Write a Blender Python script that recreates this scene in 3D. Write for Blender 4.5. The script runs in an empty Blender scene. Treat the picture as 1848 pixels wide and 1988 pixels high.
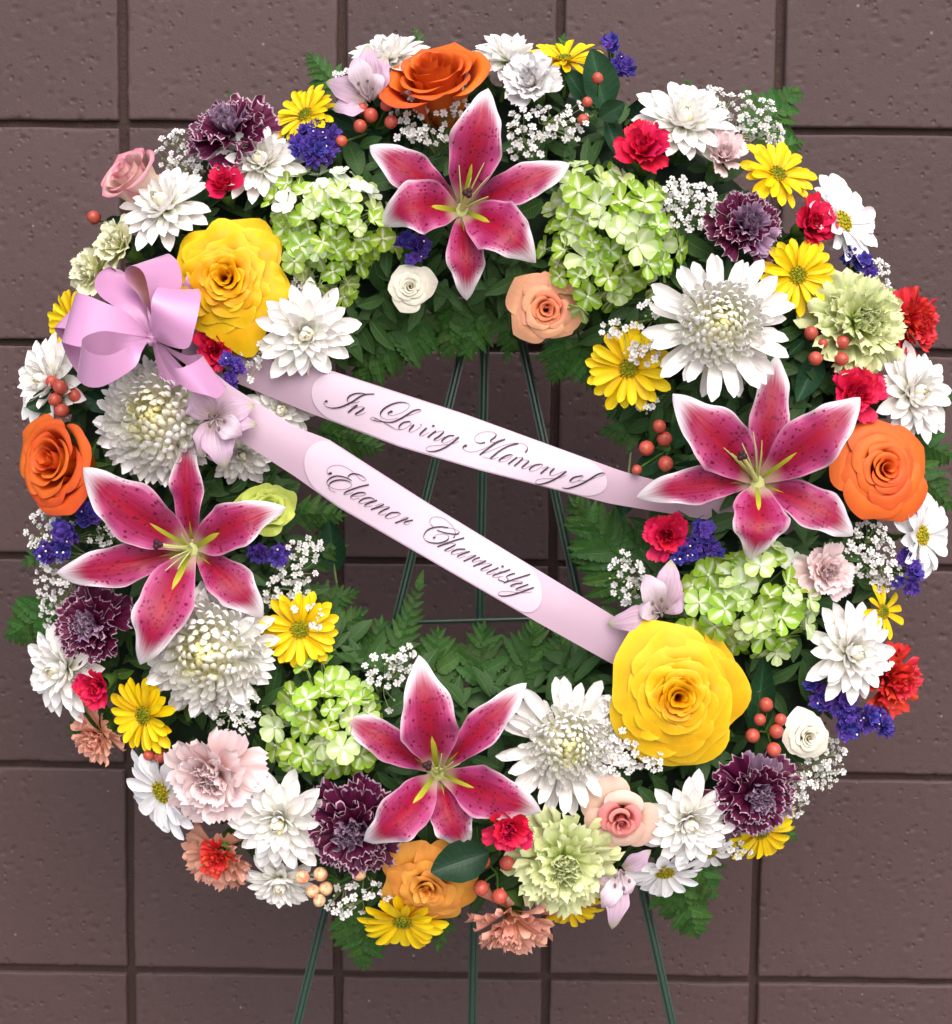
import bpy, math, random
import numpy as np
from mathutils import Matrix, Vector

SC = bpy.context.scene
COL = SC.collection
R = math.radians
# ------------------------------------------------------------------ camera
CAM_Z = 1.15
PITCH, YAW, ROLL = 0.1072, -0.0123, 0.0118
CAMP = Vector((0.0, -1.7536, CAM_Z))
FWD = Vector((math.sin(YAW)*math.cos(PITCH), math.cos(YAW)*math.cos(PITCH), -math.sin(PITCH)))
_rt = Vector((math.cos(YAW), -math.sin(YAW), 0)); _up = _rt.cross(FWD)
RT = _rt*math.cos(ROLL) + _up*math.sin(ROLL)
UP = -_rt*math.sin(ROLL) + _up*math.cos(ROLL)
camd = bpy.data.cameras.new('camera'); cam = bpy.data.objects.new('camera', camd); COL.objects.link(cam)
cam.matrix_world = Matrix(((RT.x, UP.x, -FWD.x, CAMP.x), (RT.y, UP.y, -FWD.y, CAMP.y), (RT.z, UP.z, -FWD.z, CAMP.z), (0, 0, 0, 1)))
camd.sensor_fit = 'HORIZONTAL'; camd.sensor_width = 36.0; camd.lens = 36.0*3600/1848
camd.clip_start = 0.05; camd.clip_end = 200
SC.camera = cam
# ------------------------------------------------------------------ daylight: bright overcast, open shade
world = bpy.data.worlds.new('World'); SC.world = world; world.use_nodes = True
wn = world.node_tree.nodes; wl = world.node_tree.links
sky = wn.new('ShaderNodeTexSky'); sky.sky_type = 'NISHITA'; sky.sun_disc = False
SUN_EL, SUN_AZ = 45, 14          # degrees; azimuth to the right of the viewer's back
sky.sun_elevation = R(SUN_EL); sky.sun_rotation = R(180-SUN_AZ)
sky.air_density = 0.8; sky.dust_density = 4.0; sky.ozone_density = 1.0
bg = wn['Background']; bg.inputs['Strength'].default_value = 0.15
wl.new(sky.outputs[0], bg.inputs['Color'])
sund = bpy.data.lights.new('sun', 'SUN'); sund.energy = 1.5; sund.angle = R(75); sund.color = (1.0, 0.975, 0.945)
sun = bpy.data.objects.new('sun', sund); COL.objects.link(sun)
_sd = Vector((math.sin(R(SUN_AZ))*math.cos(R(SUN_EL)), -math.cos(R(SUN_AZ))*math.cos(R(SUN_EL)), math.sin(R(SUN_EL))))
sun.rotation_euler = _sd.to_track_quat('Z', 'Y').to_euler()
SC.view_settings.view_transform = 'Standard'; SC.view_settings.look = 'None'
SC.view_settings.gamma = 1.0; SC.view_settings.use_curve_mapping = False
SC.view_settings.exposure = 0.56
SC.cycles.use_denoising = True
SC.cycles.adaptive_threshold = 0.02
SC.cycles.max_bounces = 8; SC.cycles.diffuse_bounces = 7; SC.cycles.glossy_bounces = 2
SC.cycles.transmission_bounces = 4; SC.cycles.transparent_max_bounces = 4
SC.cycles.sample_clamp_indirect = 4.0

# the wreath's own frame: it leans back on its easel; x right, y up, z out of the wreath. Drawing unit: 2400 units to the metre
WD = 1.5
WO = CAMP + FWD*WD
W = Matrix(((RT.x, UP.x, -FWD.x, WO.x), (RT.y, UP.y, -FWD.y, WO.y), (RT.z, UP.z, -FWD.z, WO.z), (0, 0, 0, 1)))
def at(x, y, h=0.0):
    k = (WD-h)/3600
    return Vector(((x-924)*k, (994-y)*k, h))
def unit(h): return (WD-h)/3600
def ring_h(x, y):
    d = math.hypot(x-915, y-955)
    q = 1-((d-590)/370)**2
    return 0.078*math.sqrt(max(q, 0.02))
rnd = random.Random(11)

# ------------------------------------------------------------------ object helpers
def link(name, me, parent=None, mtx=None, mat=None):
    o = bpy.data.objects.new(name, me); COL.objects.link(o)
    if parent is not None: o.parent = parent
    if mtx is not None: o.matrix_basis = mtx
    if mat is not None:
        o.material_slots[0].link = 'OBJECT'; o.material_slots[0].material = mat
    return o
def thing(name, label, cat, group=None, mtx=None):
    o = bpy.data.objects.new(name, None); COL.objects.link(o); o.empty_display_size = 0.01
    o['label'] = label; o['category'] = cat
    if group: o['group'] = group
    if mtx is not None: o.matrix_basis = mtx
    return o
def tag(o, label, cat, group=None):
    o['label'] = label; o['category'] = cat
    if group: o['group'] = group
def build(name, V, F, uv=None, mat=None, smooth=True):
    me = bpy.data.meshes.new(name)
    me.from_pydata([tuple(v) for v in V], [], [tuple(f) for f in F])
    if smooth: me.polygons.foreach_set('use_smooth', [True]*len(me.polygons))
    if uv is not None:
        l = me.uv_layers.new(name='UVMap')
        idx = np.empty(len(me.loops), dtype=np.int32); me.loops.foreach_get('vertex_index', idx)
        l.data.foreach_set('uv', np.asarray(uv, dtype=np.float32)[idx].ravel())
    if mat is not None: me.materials.append(mat)
    me.update()
    return me
def gridF(nu, nv, off=0, wrap=False):
    F = []
    for j in range(nv):
        for i in range(nu):
            a = off+j*(nu+1)+i
            F.append((a, a+1, a+nu+2, a+nu+1))
    return F
class MB:
    'collects pieces of one part'
    def __init__(s): s.V = []; s.F = []; s.UV = []
    def add(s, V, F, UV=None, M=None):
        o = len(s.V)
        V = [Vector(v) for v in V]
        if M is not None: V = [M @ v for v in V]
        s.V += V; s.F += [tuple(i+o for i in f) for f in F]
        s.UV += list(UV) if UV is not None else [(0.5, 0.5)]*len(V)
    def grid(s, P, UV=None, M=None):
        nv, nu = P.shape[0]-1, P.shape[1]-1
        if UV is None:
            uu, vv = np.meshgrid(np.linspace(0, 1, nu+1), np.linspace(0, 1, nv+1)); UV = np.stack([uu, vv], -1)
        s.add(P.reshape(-1, 3), gridF(nu, nv), [tuple(q) for q in UV.reshape(-1, 2)], M)
    def tube(s, pts, rad, n=6):
        pts = [Vector(p) for p in pts]
        if not hasattr(rad, '__len__'): rad = [rad]*len(pts)
        V = []; UV = []
        ref = Vector((0.31, 0.52, 0.79))
        for i, p in enumerate(pts):
            t = (pts[min(i+1, len(pts)-1)]-pts[max(i-1, 0)]).normalized()
            a = t.cross(ref)
            if a.length < 1e-4: a = t.cross(Vector((1, 0, 0)))
            a.normalize(); b = t.cross(a)
            for k in range(n+1):
                g = 2*math.pi*k/n
                V.append(p+(a*math.cos(g)+b*math.sin(g))*rad[i]); UV.append((k/n, i/max(1, len(pts)-1)))
        s.add(V, gridF(n, len(pts)-1), UV)
    def blob(s, c, r, n=8, m=6, sq=(1, 1, 1), M=None, uvv=None):
        V = []; UV = []
        for j in range(m+1):
            th = math.pi*j/m
            for i in range(n+1):
                ph = 2*math.pi*i/n
                V.append(Vector(c)+Vector((math.sin(th)*math.cos(ph)*r*sq[0], math.sin(th)*math.sin(ph)*r*sq[1], math.cos(th)*r*sq[2])))
                UV.append((i/n, 1-j/m) if uvv is None else (0.5, uvv))
        s.add(V, gridF(n, m), UV, M)
    def mesh(s, name, mat, smooth=True): return build(name, s.V, s.F, s.UV, mat, smooth)

# ------------------------------------------------------------------ materials
def srgb(r, g, b):
    f = lambda c: (c/255)/12.92 if c/255 <= 0.04045 else (((c/255)+0.055)/1.055)**2.4
    return (f(r), f(g), f(b), 1)
class NT:
    def __init__(s, name):
        s.m = bpy.data.materials.new(name); s.m.use_nodes = True
        s.n = s.m.node_tree.nodes; s.l = s.m.node_tree.links
        s.p = s.n['Principled BSDF']; s.out = s.n['Material Output']
    def node(s, t, **kw):
        n = s.n.new(t)
        for k, v in kw.items(): setattr(n, k, v)
        return n
    def put(s, sock, v):
        if hasattr(v, 'links') or isinstance(v, bpy.types.NodeSocket): s.l.new(v, sock)
        else: sock.default_value = v
    def math(s, op, a, b=0.0, c=None, clamp=False):
        n = s.node('ShaderNodeMath', operation=op, use_clamp=clamp)
        s.put(n.inputs[0], a); s.put(n.inputs[1], b)
        if c is not None: s.put(n.inputs[2], c)
        return n.outputs[0]
    def rng(s, v, a, b, c=0.0, d=1.0, smooth=True):
        n = s.node('ShaderNodeMapRange'); n.interpolation_type = 'SMOOTHSTEP' if smooth else 'LINEAR'
        s.put(n.inputs[0], v); n.inputs[1].default_value = a; n.inputs[2].default_value = b
        n.inputs[3].default_value = c; n.inputs[4].default_value = d
        return n.outputs[0]
    def mix(s, f, a, b, mode='MIX'):
        n = s.node('ShaderNodeMix', data_type='RGBA', blend_type=mode)
        s.put(n.inputs[0], f); s.put(n.inputs[6], a); s.put(n.inputs[7], b)
        return n.outputs[2]
    def ramp(s, f, stops):
        n = s.node('ShaderNodeValToRGB'); e = n.color_ramp.elements
        while len(e) > 1: e.remove(e[-1])
        e[0].position = stops[0][0]; e[0].color = stops[0][1]
        for p, c in stops[1:]:
            q = e.new(p); q.color = c
        s.put(n.inputs[0], f)
        return n.outputs[0]
    def uv(s):
        t = s.node('ShaderNodeUVMap', uv_map='UVMap'); x = s.node('ShaderNodeSeparateXYZ'); s.l.new(t.outputs[0], x.inputs[0])
        return x.outputs[0], x.outputs[1]
    def xyz(s, x, y, z=0.0):
        c = s.node('ShaderNodeCombineXYZ'); s.put(c.inputs[0], x); s.put(c.inputs[1], y); s.put(c.inputs[2], z)
        return c.outputs[0]
    def noise(s, vec, scale, detail=2.0, rough=0.5):
        n = s.node('ShaderNodeTexNoise'); n.inputs['Scale'].default_value = scale; n.inputs['Detail'].default_value = detail
        n.inputs['Roughness'].default_value = rough
        if vec is not None: s.l.new(vec, n.inputs['Vector'])
        return n.outputs['Fac']
    def rand(s): return s.node('ShaderNodeObjectInfo').outputs['Random']
    def bump(s, h, st=0.3, dist=0.001, normal=None):
        b = s.node('ShaderNodeBump'); b.inputs['Strength'].default_value = st; b.inputs['Distance'].default_value = dist
        s.put(b.inputs['Height'], h)
        if normal is not None: s.l.new(normal, b.inputs['Normal'])
        return b.outputs[0]
    def finish(s, col, rough=0.5, nrm=None, trans=0.0, sheen=0.0, spec=0.3, coat=0.0):
        s.put(s.p.inputs['Base Color'], col); s.put(s.p.inputs['Roughness'], rough)
        s.p.inputs['Specular IOR Level'].default_value = spec
        if sheen: s.p.inputs['Sheen Weight'].default_value = sheen
        if coat: s.p.inputs['Coat Weight'].default_value = coat; s.p.inputs['Coat Roughness'].default_value = 0.15
        if nrm is not None: s.l.new(nrm, s.p.inputs['Normal'])
        if trans:
            t = s.node('ShaderNodeBsdfTranslucent'); s.put(t.inputs['Color'], col)
            if nrm is not None: s.l.new(nrm, t.inputs['Normal'])
            mx = s.node('ShaderNodeMixShader'); mx.inputs[0].default_value = trans
            s.l.new(s.p.outputs[0], mx.inputs[1]); s.l.new(t.outputs[0], mx.inputs[2]); s.l.new(mx.outputs[0], s.out.inputs[0])
        return s.m
MATS = {}
def pet(key, stops, edge=None, rough=0.5, trans=0.10, vein=0.12, rand=0.05, hue=0.008, veink=16.0, bumpk=0.35):
    'petal: colour along its length, colour at its rim, fine veins'
    if key in MATS: return MATS[key]
    t = NT('petal_'+key); u, v = t.uv(); rd = t.rand()
    col = t.ramp(v, stops) if len(stops) > 1 else stops[0][1]
    nz = t.noise(t.xyz(t.math('MULTIPLY', u, veink), t.math('MULTIPLY', v, 1.6), t.math('MULTIPLY', rd, 50.0)), 1.0, 3.0, 0.6)
    if edge:
        ec, mode, a, b, st = edge
        au = t.math('ABSOLUTE', t.math('SUBTRACT', t.math('MULTIPLY', u, 2.0), 1.0))
        src = {'u': au, 'v': v, 'uv': t.math('MAXIMUM', au, v)}[mode]
        src = t.math('ADD', src, t.math('MULTIPLY', t.math('SUBTRACT', nz, 0.5), (b-a)*1.2))
        col = t.mix(t.rng(src, a, b, 0.0, st), col, ec)
    col = t.mix(1.0, col, t.xyz(*[t.rng(nz, 0.25, 0.75, 1-vein, 1+vein*0.6)]*3), 'MULTIPLY')
    bl = t.noise(t.xyz(t.math('MULTIPLY', u, 2.3), t.math('MULTIPLY', v, 2.0), t.math('MULTIPLY', rd, 90.0)), 1.0, 2.0, 0.5)
    col = t.mix(1.0, col, t.xyz(t.rng(bl, 0.25, 0.75, 0.94, 1.03), t.rng(bl, 0.25, 0.75, 0.88, 1.04), t.rng(bl, 0.25, 0.75, 0.90, 1.03)), 'MULTIPLY')
    hs = t.node('ShaderNodeHueSaturation'); t.put(hs.inputs['Color'], col)
    t.put(hs.inputs['Hue'], t.rng(rd, 0, 1, 0.5-hue, 0.5+hue, False)); t.put(hs.inputs['Value'], t.rng(t.math('FRACT', t.math('MULTIPLY', rd, 7.31)), 0, 1, 1-rand*1.6, 1+rand*0.4, False))
    MATS[key] = t.finish(hs.outputs[0], rough, t.bump(nz, bumpk, 0.0006), trans)
    return MATS[key]
def plain(key, c, rough=0.5, spec=0.3, var=0.15, scale=60, trans=0.0, coat=0.0, bmp=0.2, metal=0.0):
    if key in MATS: return MATS[key]
    t = NT(key); tc = t.node('ShaderNodeTexCoord').outputs['Object']
    nz = t.noise(tc, scale, 3.0, 0.6)
    col = t.mix(1.0, c, t.xyz(*[t.rng(nz, 0.2, 0.8, 1-var, 1+var)]*3), 'MULTIPLY')
    hs = t.node('ShaderNodeHueSaturation'); t.put(hs.inputs['Color'], col); t.put(hs.inputs['Value'], t.rng(t.rand(), 0, 1, 1-var, 1+var*0.6, False))
    t.p.inputs['Metallic'].default_value = metal
    MATS[key] = t.finish(hs.outputs[0], rough, t.bump(nz, bmp, 0.0008), trans, spec=spec, coat=coat)
    return MATS[key]
def leafmat(key, c, c2, rough=0.38, trans=0.12, veins=True):
    if key in MATS: return MATS[key]
    t = NT('leaf_'+key); u, v = t.uv(); rd = t.rand()
    au = t.math('ABSOLUTE', t.math('SUBTRACT', t.math('MULTIPLY', u, 2.0), 1.0))
    mid = t.rng(au, 0.0, 0.10, 1.0, 0.0)
    side = t.math('SINE', t.math('MULTIPLY', t.math('SUBTRACT', v, t.math('MULTIPLY', au, 0.16)), 60.0))
    sv = t.rng(side, 0.86, 1.0, 0.0, 0.55 if veins else 0.0)
    tc = t.node('ShaderNodeTexCoord').outputs['Object']
    nz = t.noise(tc, 7.0, 4.0, 0.6)
    col = t.mix(t.math('MAXIMUM', t.math('MULTIPLY', mid, 0.7), t.math('MULTIPLY', sv, 0.5)), t.mix(nz, c, c2), tuple(min(1, q*1.8) for q in c2[:3])+(1,))
    hs = t.node('ShaderNodeHueSaturation'); t.put(hs.inputs['Color'], col)
    t.put(hs.inputs['Hue'], t.rng(rd, 0, 1, 0.485, 0.515, False)); t.put(hs.inputs['Value'], t.rng(t.math('FRACT', t.math('MULTIPLY', rd, 5.7)), 0, 1, 0.7, 1.25, False))
    hgt = t.math('ADD', t.math('MULTIPLY', t.math('MAXIMUM', mid, sv), -1.0), t.math('MULTIPLY', nz, 0.6))
    MATS[key] = t.finish(hs.outputs[0], rough, t.bump(hgt, 0.4, 0.0008), trans, spec=0.25)
    return MATS[key]

# petal colours
WHITE = (0.84, 0.85, 0.82, 1)
m_white = pet('white', [(0, (0.70, 0.74, 0.42, 1)), (0.22, (0.80, 0.82, 0.68, 1)), (0.5, (0.90, 0.91, 0.86, 1)), (1, (0.93, 0.93, 0.92, 1))], vein=0.05, rand=0.03, trans=0.10)
m_cream = pet('cream', [(0, (0.62, 0.66, 0.22, 1)), (0.5, (0.86, 0.85, 0.58, 1)), (1, (0.93, 0.92, 0.78, 1))], vein=0.07, rand=0.04, trans=0.10)
m_mumheart = pet('mumheart', [(0, (0.45, 0.52, 0.08, 1)), (0.45, (0.72, 0.68, 0.16, 1)), (1, (0.88, 0.84, 0.46, 1))], vein=0.08, trans=0.10)
m_daisyw = pet('daisy_white', [(0, (0.70, 0.72, 0.55, 1)), (0.3, (0.88, 0.89, 0.89, 1)), (1, (0.90, 0.92, 0.95, 1))], vein=0.08, rand=0.03, veink=9, trans=0.10)
m_yellow = pet('yellow_daisy', [(0, (0.72, 0.42, 0.0, 1)), (0.4, (0.86, 0.60, 0.0, 1)), (1, (0.90, 0.68, 0.004, 1))], vein=0.12, rand=0.05, veink=10)
m_yrose = pet('yellow_rose', [(0, (0.55, 0.16, 0.0, 1)), (0.5, (0.68, 0.26, 0.0, 1)), (0.82, (0.78, 0.40, 0.0, 1)), (0.95, (0.82, 0.50, 0.004, 1)), (1, (0.86, 0.58, 0.02, 1))], vein=0.05, rand=0.04)
m_yheart = pet('yellow_rose_heart', [(0, (0.62, 0.20, 0.0, 1)), (0.6, (0.66, 0.20, 0.0, 1)), (0.9, (0.78, 0.34, 0.0, 1)), (1, (0.84, 0.46, 0.004, 1))], vein=0.05, rand=0.04)
m_orange = pet('orange_rose', [(0, (0.60, 0.16, 0.01, 1)), (0.5, (0.72, 0.105, 0.010, 1)), (0.9, (0.78, 0.145, 0.018, 1)), (1, (0.80, 0.18, 0.035, 1))], edge=((0.72, 0.09, 0.02, 1), 'uv', 0.86, 1.02, 0.7), vein=0.06, rand=0.06)
m_amber = pet('amber_rose', [(0, (0.80, 0.42, 0.04, 1)), (0.6, (0.83, 0.33, 0.03, 1)), (1, (0.82, 0.36, 0.06, 1))], vein=0.06, rand=0.06)
m_peach = pet('peach_rose', [(0, (0.80, 0.30, 0.12, 1)), (0.6, (0.80, 0.34, 0.18, 1)), (1, (0.80, 0.40, 0.24, 1))], vein=0.05, rand=0.05)
m_peachheart = pet('peach_heart', [(0, (0.76, 0.16, 0.07, 1)), (1, (0.80, 0.26, 0.13, 1))], vein=0.05)
m_pinkout = pet('blush_rose_outer', [(0, (0.78, 0.66, 0.40, 1)), (0.5, (0.80, 0.54, 0.40, 1)), (1, (0.82, 0.56, 0.46, 1))], vein=0.06)
m_pinkheart = pet('blush_rose_heart', [(0, (0.76, 0.28, 0.20, 1)), (1, (0.80, 0.30, 0.28, 1))], vein=0.05)
m_wrose = pet('white_rose', [(0, (0.74, 0.70, 0.40, 1)), (0.5, (0.82, 0.80, 0.60, 1)), (1, (0.85, 0.84, 0.72, 1))], vein=0.05, rand=0.03)
m_budpink = pet('bicolour_bud', [(0, (0.80, 0.70, 0.48, 1)), (0.5, (0.80, 0.58, 0.48, 1)), (0.8, (0.80, 0.54, 0.48, 1)), (1, (0.76, 0.36, 0.42, 1))], edge=((0.72, 0.16, 0.30, 1), 'uv', 0.80, 1.05, 0.75), vein=0.08)
m_lime = pet('lime_rose', [(0, (0.34, 0.44, 0.02, 1)), (0.7, (0.44, 0.56, 0.05, 1)), (1, (0.58, 0.68, 0.14, 1))], vein=0.08)
m_hot = pet('hot_pink', [(0, (0.70, 0.06, 0.16, 1)), (0.5, (0.74, 0.012, 0.075, 1)), (1, (0.76, 0.018, 0.09, 1))], vein=0.10, rand=0.10, veink=10)
m_red = pet('red', [(0, (0.55, 0.02, 0.01, 1)), (0.5, (0.68, 0.018, 0.018, 1)), (1, (0.72, 0.035, 0.03, 1))], vein=0.10, rand=0.10, veink=10)
m_ppink = pet('pale_pink', [(0, (0.80, 0.52, 0.46, 1)), (0.5, (0.82, 0.62, 0.60, 1)), (1, (0.84, 0.70, 0.71, 1))], vein=0.06, rand=0.05)
m_pgreen = pet('pale_green', [(0, (0.42, 0.56, 0.10, 1)), (0.5, (0.60, 0.70, 0.24, 1)), (1, (0.74, 0.80, 0.46, 1))], vein=0.06, rand=0.06)
m_creamc = pet('cream_carnation', [(0, (0.60, 0.66, 0.20, 1)), (0.5, (0.76, 0.78, 0.42, 1)), (1, (0.82, 0.83, 0.62, 1))], vein=0.06)
m_whitec = pet('white_carnation', [(0, (0.66, 0.72, 0.45, 1)), (0.4, (0.82, 0.83, 0.80, 1)), (1, (0.85, 0.85, 0.86, 1))], vein=0.06)
m_peachc = pet('peach_carnation', [(0, (0.70, 0.36, 0.14, 1)), (0.5, (0.80, 0.38, 0.24, 1)), (1, (0.80, 0.42, 0.32, 1))], vein=0.10, veink=12)
m_purple = pet('purple', [(0, (0.16, 0.010, 0.05, 1)), (0.6, (0.095, 0.004, 0.038, 1)), (1, (0.115, 0.008, 0.05, 1))], edge=((0.66, 0.48, 0.58, 1), 'uv', 0.955, 0.985, 0.85), vein=0.25, rand=0.12)
m_lav = pet('lavender', [(0, (0.20, 0.04, 0.12, 1)), (0.5, (0.24, 0.11, 0.22, 1)), (1, (0.36, 0.23, 0.36, 1))], edge=((0.55, 0.42, 0.52, 1), 'uv', 0.93, 0.98, 0.6), vein=0.35, rand=0.15, veink=22)
m_alst = pet('alstroemeria', [(0, (0.66, 0.55, 0.40, 1)), (0.3, (0.66, 0.50, 0.60, 1)), (0.75, (0.60, 0.43, 0.57, 1)), (0.90, (0.55, 0.52, 0.42, 1)), (1, (0.36, 0.42, 0.16, 1))], edge=((0.62, 0.38, 0.60, 1), 'u', 0.5, 1.0, 0.45), vein=0.26, veink=26, trans=0.15)
m_alstin = pet('alstroemeria_inner', [(0, (0.66, 0.58, 0.50, 1)), (0.4, (0.72, 0.62, 0.69, 1)), (1, (0.66, 0.50, 0.61, 1))], vein=0.16, veink=22, trans=0.15)
m_statice = pet('statice', [(0, (0.10, 0.05, 0.24, 1)), (0.5, (0.075, 0.035, 0.31, 1)), (1, (0.115, 0.070, 0.46, 1))], vein=0.25, rand=0.18, hue=0.02, rough=0.7)
m_gyp = pet('gypsophila', [(0, (0.45, 0.50, 0.30, 1)), (0.2, (0.88, 0.89, 0.86, 1)), (1, (0.93, 0.94, 0.94, 1))], vein=0.05, rand=0.03)
m_stem = plain('stem_green', (0.075, 0.15, 0.028, 1), 0.5, var=0.2)
m_palestem = plain('pale_stem', (0.17, 0.22, 0.08, 1), 0.6, var=0.2)
m_calyx = plain('calyx_green', (0.10, 0.20, 0.035, 1), 0.45, var=0.25)
m_fern = leafmat('fern', (0.022, 0.072, 0.012, 1), (0.048, 0.130, 0.020, 1), 0.55, 0.10, False)
m_broad = leafmat('broad', (0.014, 0.046, 0.022, 1), (0.022, 0.070, 0.030, 1), 0.36)
m_fresh = leafmat('fresh', (0.055, 0.14, 0.022, 1), (0.09, 0.19, 0.03, 1), 0.4)
m_fill = leafmat('fill', (0.018, 0.054, 0.014, 1), (0.036, 0.094, 0.024, 1), 0.5, 0.06)
m_berry = None
def _berry():
    t = NT('berry_skin'); u, v = t.uv(); rd = t.rand()
    tc = t.node('ShaderNodeTexCoord').outputs['Object']
    nz = t.noise(tc, 2.2, 2.0)
    col = t.mix(nz, (0.46, 0.048, 0.030, 1), (0.50, 0.115, 0.075, 1))
    col = t.mix(t.rng(v, 0.25, 0.0, 0.0, 0.5), col, (0.62, 0.42, 0.10, 1))
    col = t.mix(t.rng(v, 0.955, 0.99), col, (0.10, 0.03, 0.015, 1))
    hs = t.node('ShaderNodeHueSaturation'); t.put(hs.inputs['Color'], col); t.put(hs.inputs['Value'], t.rng(rd, 0, 1, 0.85, 1.1, False))
    return t.finish(hs.outputs[0], 0.34, t.bump(t.noise(tc, 9.0, 3.0), 0.12, 0.0004), spec=0.45)
m_berry = _berry()
def _berry2():
    t = NT('berry_pale'); u, v = t.uv(); tc = t.node('ShaderNodeTexCoord').outputs['Object']
    col = t.mix(t.rng(t.noise(tc, 1.3, 2.0), 0.35, 0.65), (0.72, 0.52, 0.28, 1), (0.68, 0.22, 0.14, 1))
    col = t.mix(t.rng(v, 0.96, 0.99), col, (0.16, 0.06, 0.02, 1))
    return t.finish(col, 0.34, spec=0.45)
m_berrypale = _berry2()
def _button(name, a, b):
    t = NT(name); u, v = t.uv(); tc = t.node('ShaderNodeTexCoord').outputs['Object']
    vo = t.node('ShaderNodeTexVoronoi'); vo.inputs['Scale'].default_value = 22.0; t.l.new(tc, vo.inputs['Vector'])
    col = t.mix(t.rng(v, 0.5, 1.0), b, a)
    return t.finish(col, 0.6, t.bump(t.math('MULTIPLY', vo.outputs['Distance'], -1.0), 0.8, 0.004))
m_button = _button('seed_head_green', (0.20, 0.30, 0.015, 1), (0.50, 0.42, 0.01, 1))
m_buttony = _button('seed_head_yellow', (0.46, 0.46, 0.02, 1), (0.62, 0.46, 0.01, 1))
def _hyd(key, rimc, starc, amt):
    t = NT('hydrangea_'+key); u, v = t.uv(); rd = t.rand()
    au = t.math('ABSOLUTE', t.math('SUBTRACT', t.math('MULTIPLY', u, 2.0), 1.0))
    nz = t.noise(t.xyz(t.math('MULTIPLY', u, 7.0), t.math('MULTIPLY', v, 2.0), t.math('MULTIPLY', rd, 60.0)), 1.0, 3.0, 0.6)
    k = t.math('ADD', t.math('MULTIPLY', au, 0.95), t.math('MULTIPLY', v, 0.55))
    k = t.math('ADD', k, t.math('MULTIPLY', t.math('SUBTRACT', nz, 0.5), 0.7))
    pale = t.rng(t.math('FRACT', t.math('MULTIPLY', rd, 3.7)), 0.5, 1.0, 0.0, amt)
    f = t.math('MULTIPLY', t.rng(k, 0.15, 0.80), t.math('SUBTRACT', 1.0, pale))
    col = t.mix(f, starc, rimc)
    hs = t.node('ShaderNodeHueSaturation'); t.put(hs.inputs['Color'], col)
    t.put(hs.inputs['Hue'], t.rng(rd, 0, 1, 0.488, 0.51, False)); t.put(hs.inputs['Value'], t.rng(t.math('FRACT', t.math('MULTIPLY', rd, 9.1)), 0, 1, 0.85, 1.08, False))
    return t.finish(hs.outputs[0], 0.5, t.bump(nz, 0.3, 0.0006), 0.10)
m_hyd = _hyd('lime', (0.27, 0.45, 0.028, 1), (0.80, 0.87, 0.60, 1), 0.45)
m_hydpale = _hyd('pale', (0.50, 0.64, 0.20, 1), (0.84, 0.90, 0.80, 1), 0.95)
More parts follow.
